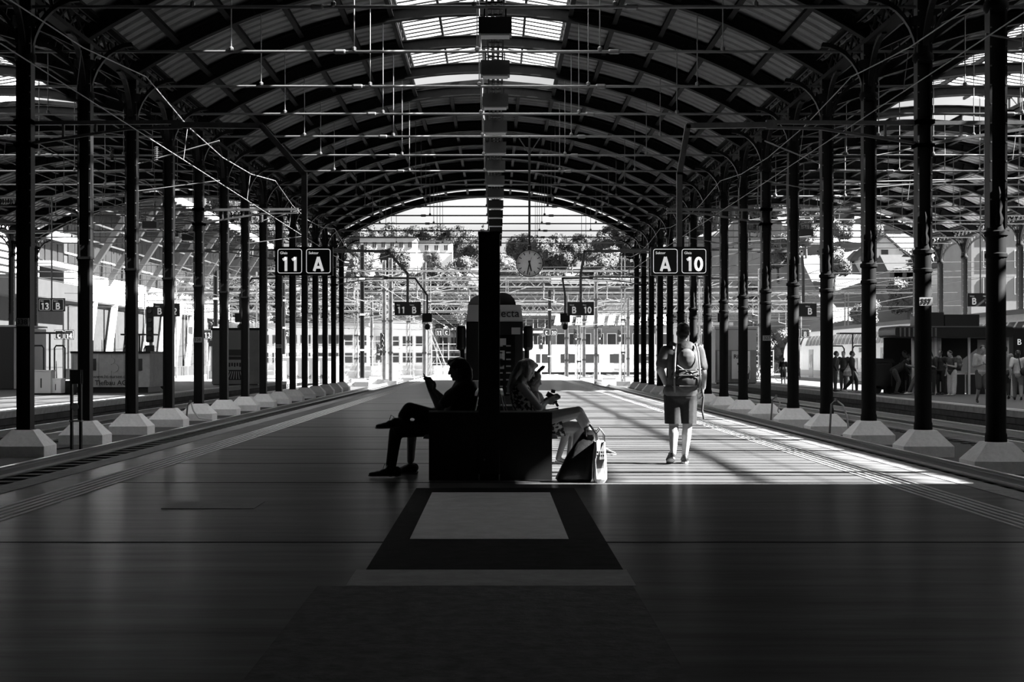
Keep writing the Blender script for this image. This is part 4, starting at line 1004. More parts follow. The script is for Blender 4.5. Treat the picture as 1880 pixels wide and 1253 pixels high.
# tubular loops and litter bins beside the shelter
t = thing('shelter_frame', 'black tubular loop frame with flat roof left of the shelter', 'frame', (gx(1562,58), 58, 0))
for x in (-.55,.35): MB().tube([(x-.28,0,0),(x-.28,0,1.7),(x-.2,0,1.82),(x+.2,0,1.82),(x+.28,0,1.7),(x+.28,0,0)], .03, 8).build('loop', m_blk, t)
MB().tube([(.1,.1,0),(.1,.1,2.3)], .03, 8).build('post', m_blk, t); MB().box(-.5,.7,-.2,.4,2.3,2.36).build('flat_roof', m_blk, t)
t = thing('luggage_trolley', 'dark hooded luggage cart between the right columns', 'cart', (gx(1622,53), 53, 0))
MB().box(-.4,.25,-.3,.3,.15,1.15).build('body', m_blk, t, bevel=.05); MB().prism([(-.45,1.15),(.35,1.15),(.25,1.3),(-.4,1.32)], -.33,.33,'y').build('hood', m_blk, t)
for x in (-.3,.15): MB().lathe([(.15,-.05),(.15,.05)], (x,-.25,.15), 12, 'y').build('wheel', m_iron, t)

# ---- waiting people (small in the picture)
def far_person(label, px, Y, h=1.7, face=(0,-1), top=m_dark_cl, low=m_dark_cl, hair=m_hair_d, pose='stand', sleeve=.6, legs='long', long_hair=False, shoes=m_shoe, skin=m_skin, X=None):
    x0 = gx(px, Y) if X is None else X; t = thing('person', label, 'person', (x0, Y, 0)); s = h/1.75
    f = Vector((face[0], face[1], 0)).normalized(); r = Vector((f.y, -f.x, 0))
    def Q(a, b, z): return Vector((x0, Y, 0))+r*(a*s)+f*(b*s)+Vector((0,0,z*s))
    st = {'stand':0,'walk':1,'lean':0,'phone':0,'walkphone':1,'bend':0}[pose]; ln = {'lean':-.12,'bend':.35}.get(pose, .02)
    hip = Q(0, -.22 if pose == 'lean' else (-.1 if pose == 'bend' else 0), .93 if pose != 'lean' else .88); chest = Q(0, (-.2 if pose=='lean' else 0)+ln, 1.3 if pose != 'bend' else 1.2); neck = Q(0, (-.18 if pose=='lean' else .01)+ln*1.2, 1.48 if pose != 'bend' else 1.36)
    hc = neck+f*(.03+.06*(pose in ('phone','walkphone','bend')))*s+Vector((0,0,.13*s)); V_ = .016
    lk = [(Q(-.1, .22*st, .5), Q(-.1, .20*st+.03, .09), Q(-.11,.20*st+.16,.03)), (Q(.1, .03*st+.02, .5), Q(.1, -.28*st, .13 if st else .09), Q(.1, -.28*st+.13, .03))]
    if pose == 'lean': lk = [(Q(-.1,.12,.5), Q(-.12,.35,.09), Q(-.12,.5,.035)), (Q(.1,.05,.5), Q(.1,.15,.09), Q(.1,.29,.035))]
    if pose == 'bend': lk = [(Q(-.12,.1,.5), Q(-.12,.0,.09), Q(-.12,.13,.03)), (Q(.12,.08,.5), Q(.12,-.05,.09), Q(.12,.08,.03))]
    if pose in ('phone','walkphone','lean'): ar = [(Q(-.24,.05,1.1), Q(-.06,.27,1.17)), (Q(.24,.05,1.1), Q(.08,.27,1.15))]
    elif pose == 'bend': ar = [(Q(-.22,.35,1.0), Q(-.15,.5,.8)), (Q(.22,.35,1.0), Q(.15,.5,.8))]
    else: ar = [(Q(-.25,-.03-.1*st,1.12), Q(-.25,.05-.12*st,.88)), (Q(.25,-.03+.1*st,1.12), Q(.25,.08+.15*st,.88))]
    m = MB(); P = head_mesh(m, hc, tuple(f*1+Vector((0,0,-.35 if pose in ('phone','walkphone','bend') else -.02))), s=s*1.02, neck=neck)
    limb(m, [neck, chest, hip], [.06*s,.12*s,.13*s], 10)
    for k, (e, wv_) in enumerate(ar):
        sh = Q((-.185,.185)[k], 0, 0); sh = chest+r*(-.185,.185)[k]*s+Vector((0,0,.12*s)); limb(m, [chest, sh, e, wv_], [.07*s,.055*s,.042*s,.03*s], 8)
        dd = (wv_-e).normalized(); hand_mesh(m, wv_, dd, f if abs(dd.z) > .7 else Vector((0,0,1)), s, .6, side=(1,-1)[k])
    for k, (kn_, an_, to_) in enumerate(lk): limb(m, [hip+r*(-.09,.09)[k]*s, kn_, an_], [.1*s,.065*s,.042*s], 8)
    soft(m, 'body', skin, t, .013, 2)
    m = MB(); ball(m, chest, (.17*s,.15*s,.18*s), 10); limb(m, [neck-Vector((0,0,.05*s)), chest, hip+Vector((0,0,.0))], [.07*s,.15*s,.165*s], 10)
    for k, (e, wv_) in enumerate(ar): sh = chest+r*(-.185,.185)[k]*s+Vector((0,0,.12*s)); limb(m, [chest, sh, L(sh,e,min(1,sleeve*1.4))]+([L(e,wv_,.85)] if sleeve > .9 else []), [.1*s,.08*s,.07*s]+([.045*s] if sleeve > .9 else []), 8)
    ball(m, hip+Vector((0,0,.02*s)), (.185*s,.185*s,.13*s), 10); soft(m, 'top', top, t, V_, 3)
    m = MB(); ball(m, hip, (.165*s,.165*s,.13*s), 10); fr_ = {'long':(1,.9),'wide':(1,.93),'shorts':(1.0,0)}[legs]
    for k, (kn_, an_, to_) in enumerate(lk):
        hh = hip+r*(-.09,.09)[k]*s
        if legs == 'shorts': limb(m, [hh, kn_], [.125*s,.1*s], 8)
        else: limb(m, [hh, kn_, L(kn_,an_,.92)], [.12*s,.085*s if legs == 'long' else .11*s,.06*s if legs == 'long' else .1*s], 8)
    soft(m, {'long':'trousers','wide':'trousers','shorts':'shorts'}[legs], low, t, V_, 2)
    m = MB(); hairball(m, P, [(0,-.02,.05,(.09,.09,.08)), (0,-.05,.0,(.08,.08,.085))]+([(0,-.07,-.08,(.08,.05,.09)),(0,-.07,-.18,(.075,.04,.09))] if long_hair else []), s); soft(m, 'hair', hair, t, .014, 2)
    for k, (kn_, an_, to_) in enumerate(lk): m = MB(); hh = an_-f*.03*s; hh.z = max(.02, an_.z-.07*s); tt = to_.copy(); tt.z = .02; shoe_mesh(m, hh, tt, s=1.05*s); soft(m, 'shoe', shoes, t, .012, 1)
    return t
def far_pack(label, px, Y, z, face, mat=m_dark_cl, s=1.0):
    f = Vector((face[0], face[1], 0)).normalized(); t = thing('backpack', label, 'backpack', (gx(px,Y)-f.x*.22*s, Y-f.y*.22*s, z))
    m = MB(); ball(m, (0,0,.25*s), (.15*s,.14*s,.24*s), 10); ball(m, (0,0,.1*s), (.16*s,.15*s,.12*s), 10); soft(m, 'main_bag', mat, t, .02, 2, world=False)
    m = MB(); ball(m, (-f.x*.1*s,-f.y*.1*s,.14*s), (.1*s,.1*s,.1*s), 8); soft(m, 'pocket', m_grey_cl, t, .02, 2, world=False)
far_person('dark silhouette of a short person with backpack before the train front', 1438, 73.5, 1.36, (.3,1), m_black_cl, m_black_cl, legs='shorts', skin=m_skin_d)
far_pack('dark backpack on the silhouette before the train front', 1438, 73.5, .72, (.3,1), m_black_cl, .75)
far_person('dark person walking with a light plastic bag by the right platform', 1562, 54.5, 1.62, (.9,-.3), m_black_cl, m_black_cl, pose='walk', sleeve=1, shoes=m_sole, skin=m_skin_d)
far_person('dark haired person standing beside the loop frame', 1549, 57, 1.62, (-.5,-.8), m_black_cl, m_dark_cl, skin=m_skin_d)
far_person('dark person half hidden by the fourth right column', 1533, 55.5, 1.62, (.9,-.2), m_black_cl, m_dark_cl, sleeve=1, skin=m_skin_d)
far_person('dark person bending over luggage beside the hooded cart', 1646, 52, 1.6, (1,-.1), m_black_cl, m_dark_cl, pose='bend', sleeve=1, skin=m_skin_d)
far_person('dark person looking down left of the shelter posts', 1664, 53.2, 1.62, (-.8,-.5), m_black_cl, m_black_cl, pose='phone', sleeve=1, skin=m_skin_d)
far_person('person in jeans leaning back with pale shoes stretched out', 1680, 51.6, 1.58, (-1,-.15), m_grey_cl, m_jean, pose='lean', sleeve=1, shoes=m_sole)
far_person('long haired dark person with phone in front of the shelter', 1711, 50.6, 1.58, (-.8,-.5), m_black_cl, m_black_cl, pose='phone', long_hair=True, skin=m_skin_d)
far_person('dark person in the shade behind the long haired one', 1727, 50.75, 1.62, (-.6,-.6), m_black_cl, m_black_cl, skin=m_skin_d)
far_person('woman in pale wide trousers with a backpack before the shelter', 1748, 49.6, 1.6, (-.9,-.45), m_dark_cl, m_pale_cl, pose='phone', legs='wide', sleeve=.25, shoes=m_sole)
far_pack('patterned backpack on the woman in pale trousers', 1752, 49.6, .98, (-.9,-.45), M('pack_pattern', .2, .9, v2=.02, scale=9), .9)
far_person('man in pale t-shirt and shorts walking with a phone', 1803, 41.2, 1.70, (-.15,-1), m_pale_cl, M('shorts_grey', .09, .9), pose='walkphone', legs='shorts')
far_person('man in a grey shirt walking away at the right edge', 1845, 45.2, 1.72, (.3,1), m_grey_cl, m_black_cl, pose='walk')
far_person('woman in a loose white shirt and jeans walking at the right edge', 1869, 44.2, 1.58, (.35,1), m_pale_cl, m_grey_cl, pose='walk', long_hair=True)
far_person('pale figure far off beside the bicycle', 1392, 86, 1.25, (.8,-.3), m_pale_cl, m_grey_cl, pose='bend')
far_person('small figure in white before the poster kiosk', 1371, 71, 1.1, (0,-1), m_pale_cl, m_dark_cl, legs='shorts')
b = thing('plastic_bag', 'pale crumpled plastic bag held by the dark walking person', 'bag', (gx(1556,54.2), 54.2, .62))
lofted([(0,0,0,.08,.07),(0,0,.05,.15,.12),(0,0,.2,.14,.11),(.02,0,.32,.07,.05),(.03,0,.42,.02,.02)], 14, .9, 4, .02).build('bag_body', M('pale_plastic', .35, .5, v2=.15, scale=9), b); MB().tube([(.03,0,.40),(.04,0,.5)], .012, 5).build('bag_handle', m_pale_cl, b)
b = thing('shoulder_bag', 'dark shoulder bag on the woman in the white shirt', 'bag', (gx(1880,44), 44.0, .78))
m = MB(); ball(m, (0,0,.12), (.13,.08,.14), 10); soft(m, 'bag_body', m_black_cl, b, .02, 2, world=False); MB().tube([(-.1,0,.2),(-.14,.0,.45),(-.16,.05,.62)], .015, 5).build('strap', m_black_cl, b)
b = thing('white_suitcase', 'pale upright suitcase behind the walking pair at the right edge', 'suitcase', (gx(1857,46.5), 46.5, 0))
MB().box(-.1,.1,-.15,.15,.06,.95).build('shell', m_pale_cl, b, bevel=.03); MB().tube([(-.06,0,.95),(-.06,0,1.15),(.06,0,1.15),(.06,0,.95)], .012, 6).build('handle', m_blk, b)
for x in (-.07,.07): MB().lathe([(.03,-.02),(.03,.02)], (x,0,.03), 8, 'x').build('wheel', m_blk, b)
# bicycle
b = thing('bicycle', 'bicycle leaning on the right platform before the train', 'bicycle', (gx(1417,82), 82, 0), rz=.3)
for x in (-.5,.5):
    m = MB(); m.tube([(x+.33*math.cos(a*PI/10), 0, .34+.33*math.sin(a*PI/10)) for a in range(21)], .02, 5, caps=False); m.build('wheel', m_blk, b)
MB().tube([(-.5,0,.34),(-.1,0,.34),(.35,0,.8),(-.2,0,.82),(-.1,0,.34)], .02, 5).build('frame', m_blk, b); MB().tube([(.5,0,.34),(.35,0,.8),(.32,0,1.0)], .018, 5).build('fork', m_blk, b); MB().tube([(.32,-.25,1.02),(.32,.25,1.02)], .016, 5).build('handlebar', m_blk, b)
MB().box(-.34,-.1,-.06,.06,.9,.95).tube([(-.22,0,.82),(-.22,0,.92)],.015,5).build('saddle', m_blk, b)

# poster kiosk on the right platform
t = thing('poster_kiosk', 'pale kiosk with a white poster right of the walking man', 'kiosk', (gx(1352,74), 74, 0))
MB().box(-1.1,1.05,0,2,.05,2.85).build('body', M('kiosk_grey', .3, .6, v2=.22, scale=2), t); MB().box(-1.15,1.1,-.05,2.05,2.85,2.98).build('roof', m_pale, t); MB().box(-1.05,1.0,-.0,1.95,0,.05).build('plinth', m_blk, t); MB().box(-1.1,1.05,-.03,0,1.75,2.8).build('fascia', M('fascia_pale', .5, .5), t)
p = MB().box(-.25,.7,-.04,0,.25,1.7).build('poster', m_white, t); text('Ritter', .30, m_plink, p, (.2,-.045,1.4), .02); text('7', .7, m_plink, p, (.2,-.045,.8), .03)
MB().box(-1.0,-.5,-.03,0,.2,1.7).build('side_panel', m_pale, t)

# ---- left platform
t = thing('site_container', 'grey site container lettered Tiefbau AG behind the left columns', 'container', (gx(203,54), 54, 0))
m_cont = M('container_grey', .34, .6, v2=.24, scale=3)
MB().box(-1.5,1.5,0,2.2,.22,1.55).build('body', m_cont, t); MB().box(-1.52,1.52,-.03,2.23,1.5,1.58).build('top_rim', m_iron, t); MB().box(-1.4,1.4,.1,2.1,.0,.22).build('skid', m_blk, t)
for k in range(7): MB().box(-1.46+.485*k,-1.42+.485*k,-.03,0,.24,1.5).build('rib', m_cont, t)
text('www.ht-sursee.ch', .18, m_plink, t, (.0,-.035,.62), .004); text('Tiefbau AG', .26, m_plink, t, (.02,-.035,.38), .012)
MB().box(-.95,-.55,-.035,0,.85,1.3).build('dark_decal', m_blk, t); MB().box(.95,1.2,-.035,0,.85,1.3).build('dark_decal', m_blk, t)
MB().lathe([(.16,-.035),(.16,0)], (.15,0,.95), 16, 'y').lathe([(.12,-.035),(.12,0)], (.05,0,1.22), 16, 'y').build('round_mark', M('decal_mark', .28, .6), t)
t = thing('pale_kiosk', 'grey kiosk with an advertising screen behind the sixth and seventh left columns', 'kiosk', (gx(432,70), 70, 0))
MB().box(-1.15,1.15,0,2.5,.05,2.7).build('body', M('kiosk_mid', .26, .55, v2=.2, scale=2), t); MB().box(-1.2,1.2,-.04,2.54,2.7,2.82).build('roof', m_iron, t); MB().box(-1.1,1.1,.02,2.4,0,.05).build('plinth', m_blk, t)
MB().box(1.15,1.18,.1,2.4,.1,2.65).build('side_panel', m_white, t); MB().box(-.6,.55,-.02,0,1.75,2.6).build('shutter', M('shutter_grey', .22, .6), t); MB().box(-.6,.55,-.03,0,1.45,1.75).build('awning', m_troof, t)
p = MB().box(-.6,.55,-.03,0,.25,1.4).build('poster', m_blk, t); MB().box(-.45,.4,-.04,-.03,.75,1.25).build('poster_label', M('label_grey', .35, .6), p)
for k in range(5): MB().box(-.32+.13*k,-.24+.13*k,-.05,-.04,.9+.03*(k%2),1.1).build('print_mark', m_plink, p)
for k in range(8): MB().beam((-.5+.14*k,-.035,.3),(-.3+.09*k,-.035,.68),.03,.01,(0,1,0)).build('stripe', m_pale, p)
for px, w_, h_, Y, lab, mt in ((70,.9,.85,51,'grey electrical cabinet at the foot of the first left column',m_pale),(99,.5,.55,51.2,'low white block beside the electrical cabinet',m_white),(122,.5,.45,52,'low dark crate beside the white block',m_blk)):
    t = thing('equipment_cabinet', lab, 'cabinet', (gx(px,Y), Y, 0)); MB().box(-w_/2,w_/2,0,.5,.06,h_).build('body', mt, t, bevel=.01); MB().box(-w_/2+.03,w_/2-.03,.03,.47,0,.06).build('plinth', m_blk, t); MB().box(-w_/2-.02,w_/2+.02,-.02,.52,h_,h_+.04).build('lid', mt, t); MB().box(w_*.1,w_*.14,-.02,0,h_*.3,h_*.7).build('handle', m_iron, t)
t = thing('storage_shed', 'dark shed with pale side at the far left edge', 'shed', (gx(2,60), 60, 0))
MB().box(-1.3,.5,0,3,.03,2.65).build('front', m_blk, t); MB().box(.5,.95,.1,3,.03,2.6).build('side', m_pale, t); MB().box(-1.4,1.0,-.05,3.05,2.65,2.72).build('roof', m_pale, t); MB().box(-1.2,.9,.1,2.9,0,.03).build('plinth', m_blk, t)
for px, Y, lab in ((90,60,'left of the site container'),(255,64,'right of the site container')):
    t = thing('shelter_frame', 'black tubular loop frame with flat roof '+lab, 'frame', (gx(px,Y), Y, 0))
    for x in (-.45,.45): MB().tube([(x-.22,0,0),(x-.22,0,1.75),(x-.15,0,1.85),(x+.15,0,1.85),(x+.22,0,1.75),(x+.22,0,0)], .035, 8).build('loop', m_blk, t)
    MB().tube([(0,.1,0),(0,.1,2.35)], .04, 8).build('post', m_blk, t); MB().box(-.75,.75,-.3,.5,2.35,2.42).build('flat_roof', m_blk, t)
t = thing('baggage_cart', 'dark baggage cart beside the site container', 'cart', (gx(288,60), 60, 0))
MB().box(-.55,.6,-.3,.4,.2,.75).build('body', m_blk, t); MB().box(-.6,.65,-.35,.45,.75,.82).build('deck', m_iron, t); MB().tube([(.55,0,.8),(.6,0,1.25),(.75,0,1.3)], .03, 6).build('handle', m_blk, t)
for x in (-.35,.4): MB().lathe([(.2,-.05),(.2,.05)], (x,-.3,.2), 12, 'y').build('wheel', m_iron, t)
# water stand at the first left columns, hoses at column feet
t = thing('water_stand', 'narrow black framed stand beside the second left column', 'stand', (gx(140,28.2), 28.2, GZ))
for x in (-.09,.09): MB().box(x-.02,x+.02,-.05,.05,0,1.58).build('upright', m_iron, t)
MB().box(-.11,.11,-.07,.07,1.3,1.58).build('head_box', m_blk, t); MB().box(-.12,.12,-.08,.08,.55,.58).build('cross_bar', m_rod, t); MB().lathe([(.07,-.03),(.07,.03)], (0,-.08,.85), 12, 'y').build('valve_wheel', m_rod, t)
MB().tube([(-.1,-.1,.05),(-.3,-.15,.03),(-.55,-.2,.03)], .025, 6).build('pipe', m_rod, t)
for k, (pts, Y, lab) in enumerate((([(1535,735),(1548,745),(1555,765),(1558,790),(1550,803),(1530,806)], bay(2)-.6, 'beside the fourth right column'),([(1425,728),(1432,740),(1428,755),(1435,765),(1440,775)], bay(4)-.6, 'beside the sixth right column'),([(350,738),(355,755),(365,768),(390,773)], bay(4)-.6, 'beside the fourth left column'))):
    P = [at(x, y, Y) for x, y in pts]; P[-1].z = GZ+.03
    t = thing('hose', 'curved pale hose '+lab, 'hose', (P[-1].x, Y, GZ), group='hoses at the column feet')
    MB().tube(P, .022, 7).build('tube', m_pale, t, world=True); MB().lathe([(.035,-.04),(.035,.05)], tuple(P[0]), 8).build('coupling', m_rod, t, world=True)
    MB().tube([P[0], Vector((P[0].x-.1, Y+.05, P[0].z-.1)), Vector((P[0].x-.14, Y+.05, GZ))], .025, 6).build('stand_pipe', m_rod, t, world=True)
t = thing('builders_container', 'white container lettered Hoch und Tiefbau between the far left columns', 'container', (gx(566,92), 92, GZ))
MB().box(-1.9,1.9,0,2.2,.2,1.9).build('body', m_white, t); MB().box(-1.95,1.95,-.03,2.23,1.85,1.95).build('top_rim', m_pale, t); MB().box(-1.8,1.8,.1,2.1,0,.2).build('skid', m_blk, t)
for k in range(6): MB().box(-1.85+.72*k,-1.8+.72*k,-.03,0,.25,1.85).build('rib', m_pale, t)
text('Hoch- und Tiefbau', .36, m_plink, t, (0,-.035,.62), .008)
# ================================================================ yard, buildings and wooded hill beyond the hall
m_mast = M('galvanised_mast', .22, .55, v2=.08, scale=3); m_mast_d = M('dark_mast', .012, .5)
m_leaf = M('foliage', 0.02016, .8, v2=0.00672, scale=.6); m_leaf2 = M('foliage_pale', .06, .8, v2=.02, scale=.8); m_leaf3 = M('foliage_dark', 0.0084, .8, v2=0.00336, scale=.7); m_bark = M('bark', .05, .9)
m_bwhite = M('white_render', .6, .8, v2=.48, scale=.5); m_bgrey = M('grey_render', .12, .8, v2=.09, scale=.5); m_bdark = M('dark_cladding', 0.00896, .6, v2=0.0056, scale=.7, stretch=(8,1,.2)); m_tile = M('roof_tile', 0.0196, .8, v2=0.0112, scale=2)
m_bpane = M('building_glass', .02, .15); m_scaff = M('scaffold_white', .3, .5); m_grass = M('meadow', .16, .9, v2=.08, scale=.08)
# wooded hill
def hz(x, y):
    g_ = max(0, min(1, (x-30)/14)); g_ = g_*g_*(3-2*g_)
    t = max(0, min(1, (y-235+75*g_)/(150.0-70*g_))); t = t*t*(3-2*t)
    a = 24+10*math.exp(-((x+70)/60)**2)+22*max(0, min(1, (-x-40)/160))+3*math.sin(x*.03)+10*math.exp(-((x-150)/60)**2)
    return GZ-.3+t*a
rows = [[(x, y, hz(x, y)) for x in list(range(-420, 20, 20))+list(range(20, 100, 6))+list(range(100, 441, 20))] for y in list(range(150, 420, 9))+[460, 540, 600, 700]]
setp(MB().strip(rows).build('hill', m_grass, smooth=True), 'grassy hillside behind the railway yard', 'hill', kind='structure')
def crown_mesh(seed, blobs, n_leaf, leaf, mat, flat=1.0):
    rr_ = random.Random(seed); m = MB()
    for c, r in blobs:
        c = Vector(c); rows = []; n_ = 9
        for i in range(1, 7):
            th = PI*(i-.5)/6; rows.append([])
            for j in range(n_):
                ph = 2*PI*j/n_; q = r*(.78+.18*rr_.random()); rows[-1].append(c+Vector((q*math.sin(th)*math.cos(ph), q*math.sin(th)*math.sin(ph), q*math.cos(th)*flat)))
        m.strip(rows, closed=True)
    tot = sum(r*r for c, r in blobs)
    for c, r in blobs:
        c = Vector(c)
        for k in range(int(n_leaf*r*r/tot)):
            d = Vector((rr_.gauss(0,1), rr_.gauss(0,1), rr_.gauss(0,1))).normalized(); p = c+Vector((d.x, d.y, d.z*flat))*r*rr_.uniform(.8,1.08)
            a = Vector((rr_.gauss(0,1), rr_.gauss(0,1), rr_.gauss(0,1))).normalized(); b = d.cross(a).normalized()*leaf*rr_.uniform(.6,1.2); a = b.cross(d+a*.6).normalized()*leaf*rr_.uniform(.6,1.2)
            i = len(m.v); m.v += [tuple(p-a), tuple(p+b*.6), tuple(p+a), tuple(p-b*.6)]; m.f.append((i,i+1,i+2,i+3)); m.mi.append(0)
    return m.mesh('crown', mat, fix=False)
def blobs_round(seed, h, w_):
    rr_ = random.Random(seed); B = [((0,0,h*.62), w_*.62)]
    for k in range(9):
        a = rr_.uniform(0, 2*PI); B.append(((math.cos(a)*w_*rr_.uniform(.3,.62), math.sin(a)*w_*rr_.uniform(.3,.62), h*rr_.uniform(.36,.86)), w_*rr_.uniform(.3,.46)))
    return B
TREES = {}
for k, mt in enumerate((m_leaf, m_leaf2, m_leaf3, m_leaf, m_leaf2)): TREES['round%d' % k] = crown_mesh(20+k, blobs_round(30+k, 10, 4.6), 3600, .27, mt)
TREES['poplar'] = crown_mesh(40, [((math.sin(q*2.1)*.3, math.cos(q*1.7)*.3, 1.6+q*1.35), 1.35*(1 if q < 6 else 1-(q-6)*.17)) for q in range(10)], 1300, .34, m_leaf2, 1.25)
TREES['conifer'] = crown_mesh(41, [((0,0,1.5+q*1.15), 2.1*(1-q/9.5)) for q in range(9)], 1000, .36, m_leaf3, .7)
TREES['bush'] = crown_mesh(42, [((q*1.2-1.2, (q%2)*.6, 1.0), 1.3) for q in range(3)], 500, .32, m_leaf)
me_trunk = MB().tube([(0,0,-.6),(.05,0,2.2),(0,.05,5.0)], [.34,.26,.16], 7).tube([(.05,0,2.4),(.9,.3,4.6)], [.16,.08], 5).tube([(.05,0,2.9),(-.8,-.3,5)], [.14,.07], 5).mesh('trunk', m_bark)
def tree(kind, x, y, s, label, group, rz=0, z=None):
    t = thing({'p':'poplar','c':'conifer','b':'bush'}.get(kind[0], 'tree') if kind in ('poplar','conifer','bush') else 'tree', label, 'bush' if kind == 'bush' else 'tree', (x, y, hz(x, y) if z is None else z), rz, group)
    t.scale = (s, s, s); link('crown', TREES[kind], t)
    if kind != 'bush': link('trunk', me_trunk, t)
# houses
def wall_windows(t, mb_wall, face, x0, x1, z0, z1, nx, nz, ww, wh, y, frame=m_bwhite):
    for i in range(nx):
        for j in range(nz):
            cx = x0+(x1-x0)*(i+.5)/nx; cz = z0+(z1-z0)*(j+.5)/nz
            f_ = MB().box(cx-ww/2-.08,cx+ww/2+.08,y-.08,y-.01,cz-wh/2-.08,cz+wh/2+.08).build('window', frame, t)
            MB().box(cx-ww/2,cx-.04,y-.11,y-.08,cz-wh/2,cz+wh/2).box(cx+.04,cx+ww/2,y-.11,y-.08,cz-wh/2,cz+wh/2).build('pane', m_bpane, f_)
HSPOT = []
def house(px, py, Y, w_, d_, h_, rh, label, wall=m_bwhite, roof=m_tile, rz=0.0, nx=3, nz=2, gable='x', ww=.9, wh=1.2):
    c = at(px, py, Y); HSPOT.append((c.x, c.y+d_/2, max(w_, d_)*.6+1.2)); t = thing('house', label, 'house', (c.x, c.y, c.z), rz)
    MB().box(-w_/2,w_/2,0,d_,min(-.3, min(hz(c.x-w_/2,Y), hz(c.x+w_/2,Y))-c.z-.5),h_).build('wall', wall, t)
    if rh <= 0: MB().box(-w_/2-.3,w_/2+.3,-.3,d_+.3,h_,h_+.35).build('roof', roof, t)
    elif gable == 'x':      # gable faces the viewer
        MB().prism([(-w_/2,h_),(w_/2,h_),(0,h_+rh)], 0, d_, 'y').build('gable', wall, t)
        for s_ in (-1, 1): MB().quadbox([(s_*(w_/2+.5),-.5,h_-.4),(0,-.5,h_+rh),(0,d_+.5,h_+rh),(s_*(w_/2+.5),d_+.5,h_-.4),(s_*(w_/2+.5),-.5,h_-.15),(0,-.5,h_+rh+.28),(0,d_+.5,h_+rh+.28),(s_*(w_/2+.5),d_+.5,h_-.15)]).build('roof_slope', roof, t)
        f_ = MB().box(-.6,.6,-.06,0,h_+.2,h_+rh*.4).build('window', m_bwhite, t); MB().box(-.5,.5,-.09,-.06,h_+.3,h_+rh*.36).build('pane', m_bpane, f_)
    else:                   # long slope faces the viewer
        MB().prism([(-.5,h_-.2),(d_+.5,h_-.2),(d_/2,h_+rh)], -w_/2-.4, w_/2+.4, 'x').build('roof', roof, t)
        MB().box(w_*.2,w_*.2+.6,d_*.4,d_*.4+.6,h_,h_+rh+.8).build('chimney', m_bgrey, t)
    if nx: wall_windows(t, None, 0, -w_/2+.3, w_/2-.3, .6, h_-.1, nx, nz, ww, wh, 0)
    return t
house(712, 466, 330, 13, 9, 3.6, 0, 'long flat white house on the hill left of the stele', nx=6, nz=1)
house(792, 470, 345, 10, 8, 3.4, 0, 'flat white house on the hill behind the seated man', nx=4, nz=1)
house(700, 446, 360, 8, 7, 2.6, 0, 'small pale house higher on the hill left of the stele', nx=3, nz=1)
house(1624, 512, 200, 6.6, 7, 3.0, 3.0, 'white villa with big gable window between the right columns', gable='x', nx=4)
house(1672, 522, 190, 5.6, 7, 2.0, 2.2, 'house with dark hipped roof beside the white villa', gable='y', wall=m_bgrey)
house(1716, 500, 230, 7, 7, 3.4, 2.4, 'grey roofed house behind the outer right columns', gable='y', wall=m_bgrey)
house(1780, 522, 180, 5.5, 7, 2.6, 2.4, 'white gabled house left of the apartment block', gable='x', nx=2)
house(1846, 560, 150, 7.2, 10, 9.2, 0, 'grey apartment block with paired windows at the right edge', wall=M('apartment_grey', .13, .8, v2=.1, scale=.4), nx=2, nz=3, ww=1.25, wh=1.7, roof=m_tile)
house(1502, 525, 260, 7, 7, 2.6, 2.4, 'tiled house low on the slope between the right columns', gable='y', wall=m_bgrey)
house(1420, 518, 275, 6, 7, 2.6, 2.4, 'white gabled house low on the slope between the right columns', gable='x')
house(1390, 522, 255, 6.5, 7, 2.6, 2.2, 'pale house on the slope behind the fifth right column', gable='y')
house(1345, 505, 290, 9, 7, 4, 0, 'flat white block behind the poster kiosk', nx=5)
house(1238, 505, 290, 9, 7, 3.4, 0, 'long flat pale block behind the A 10 sign', nx=6, wall=m_bgrey)
house(460, 480, 300, 14, 8, 5, 0, 'dark flat roofed block between the left columns', wall=m_bdark, nx=5)
rt = random.Random(11)
_spots = []
KW = {'round0':'leafy','round1':'pale leafy','round2':'dark leafy','round3':'bushy','round4':'pale bushy','conifer':'pointed'}
def zone(n_, px0, px1, y0, y1, s0, s1, kinds, label, group, mind=6.5):
    got = []
    for k in range(n_):
        for q in range(30):
            Y = y0+(y1-y0)*(k+.5)/n_+rt.uniform(-8, 8); px = px0+(px1-px0)*((k*.618034+.13+rt.uniform(-.12,.12)*(q > 0))%1); x = gx(px, Y)
            if all((x-a)**2+(Y-b)**2 > d*d for a, b, d in _spots+HSPOT): break
        else: continue
        _spots.append((x, Y, mind)); got.append((px, x, Y))
    got.sort()
    for k, (px, x, Y) in enumerate(got):
        kd = rt.choice(kinds); tree(kd, x, Y, rt.uniform(s0, s1), '%s tree %s, %s from the left' % (KW[kd], label, ORD[k]), group, rt.uniform(0, 6.28))
RK = ['round0','round1','round2','round3','round4']
zone(30, 610, 900, 262, 380, .7, 1.05, RK, 'on the slope left of the stele', 'hillside trees left of the stele')
zone(13, 640, 890, 385, 425, .95, 1.3, RK+['conifer'], 'on the hill crest left of the stele', 'crest trees left of the stele')
zone(28, 925, 1180, 260, 380, .75, 1.1, RK, 'on the slope behind the clock', 'hillside trees right of the stele')
zone(10, 930, 1180, 385, 420, .8, 1.1, RK, 'on the hill crest behind the clock', 'crest trees right of the stele')
zone(26, 380, 610, 260, 400, .9, 1.35, RK+['conifer'], 'glimpsed between the left columns', 'hillside trees behind the left columns')
zone(26, 1370, 1725, 166, 262, .45, .7, ['round1','round4','round4'], 'on the near slope between the right columns', 'slope trees behind the right columns', 3.2)
zone(26, 1370, 1600, 205, 275, .5, .75, ['round1','round4','round4'], 'higher on the slope between the right columns', 'upper slope trees behind the right columns', 3.2)
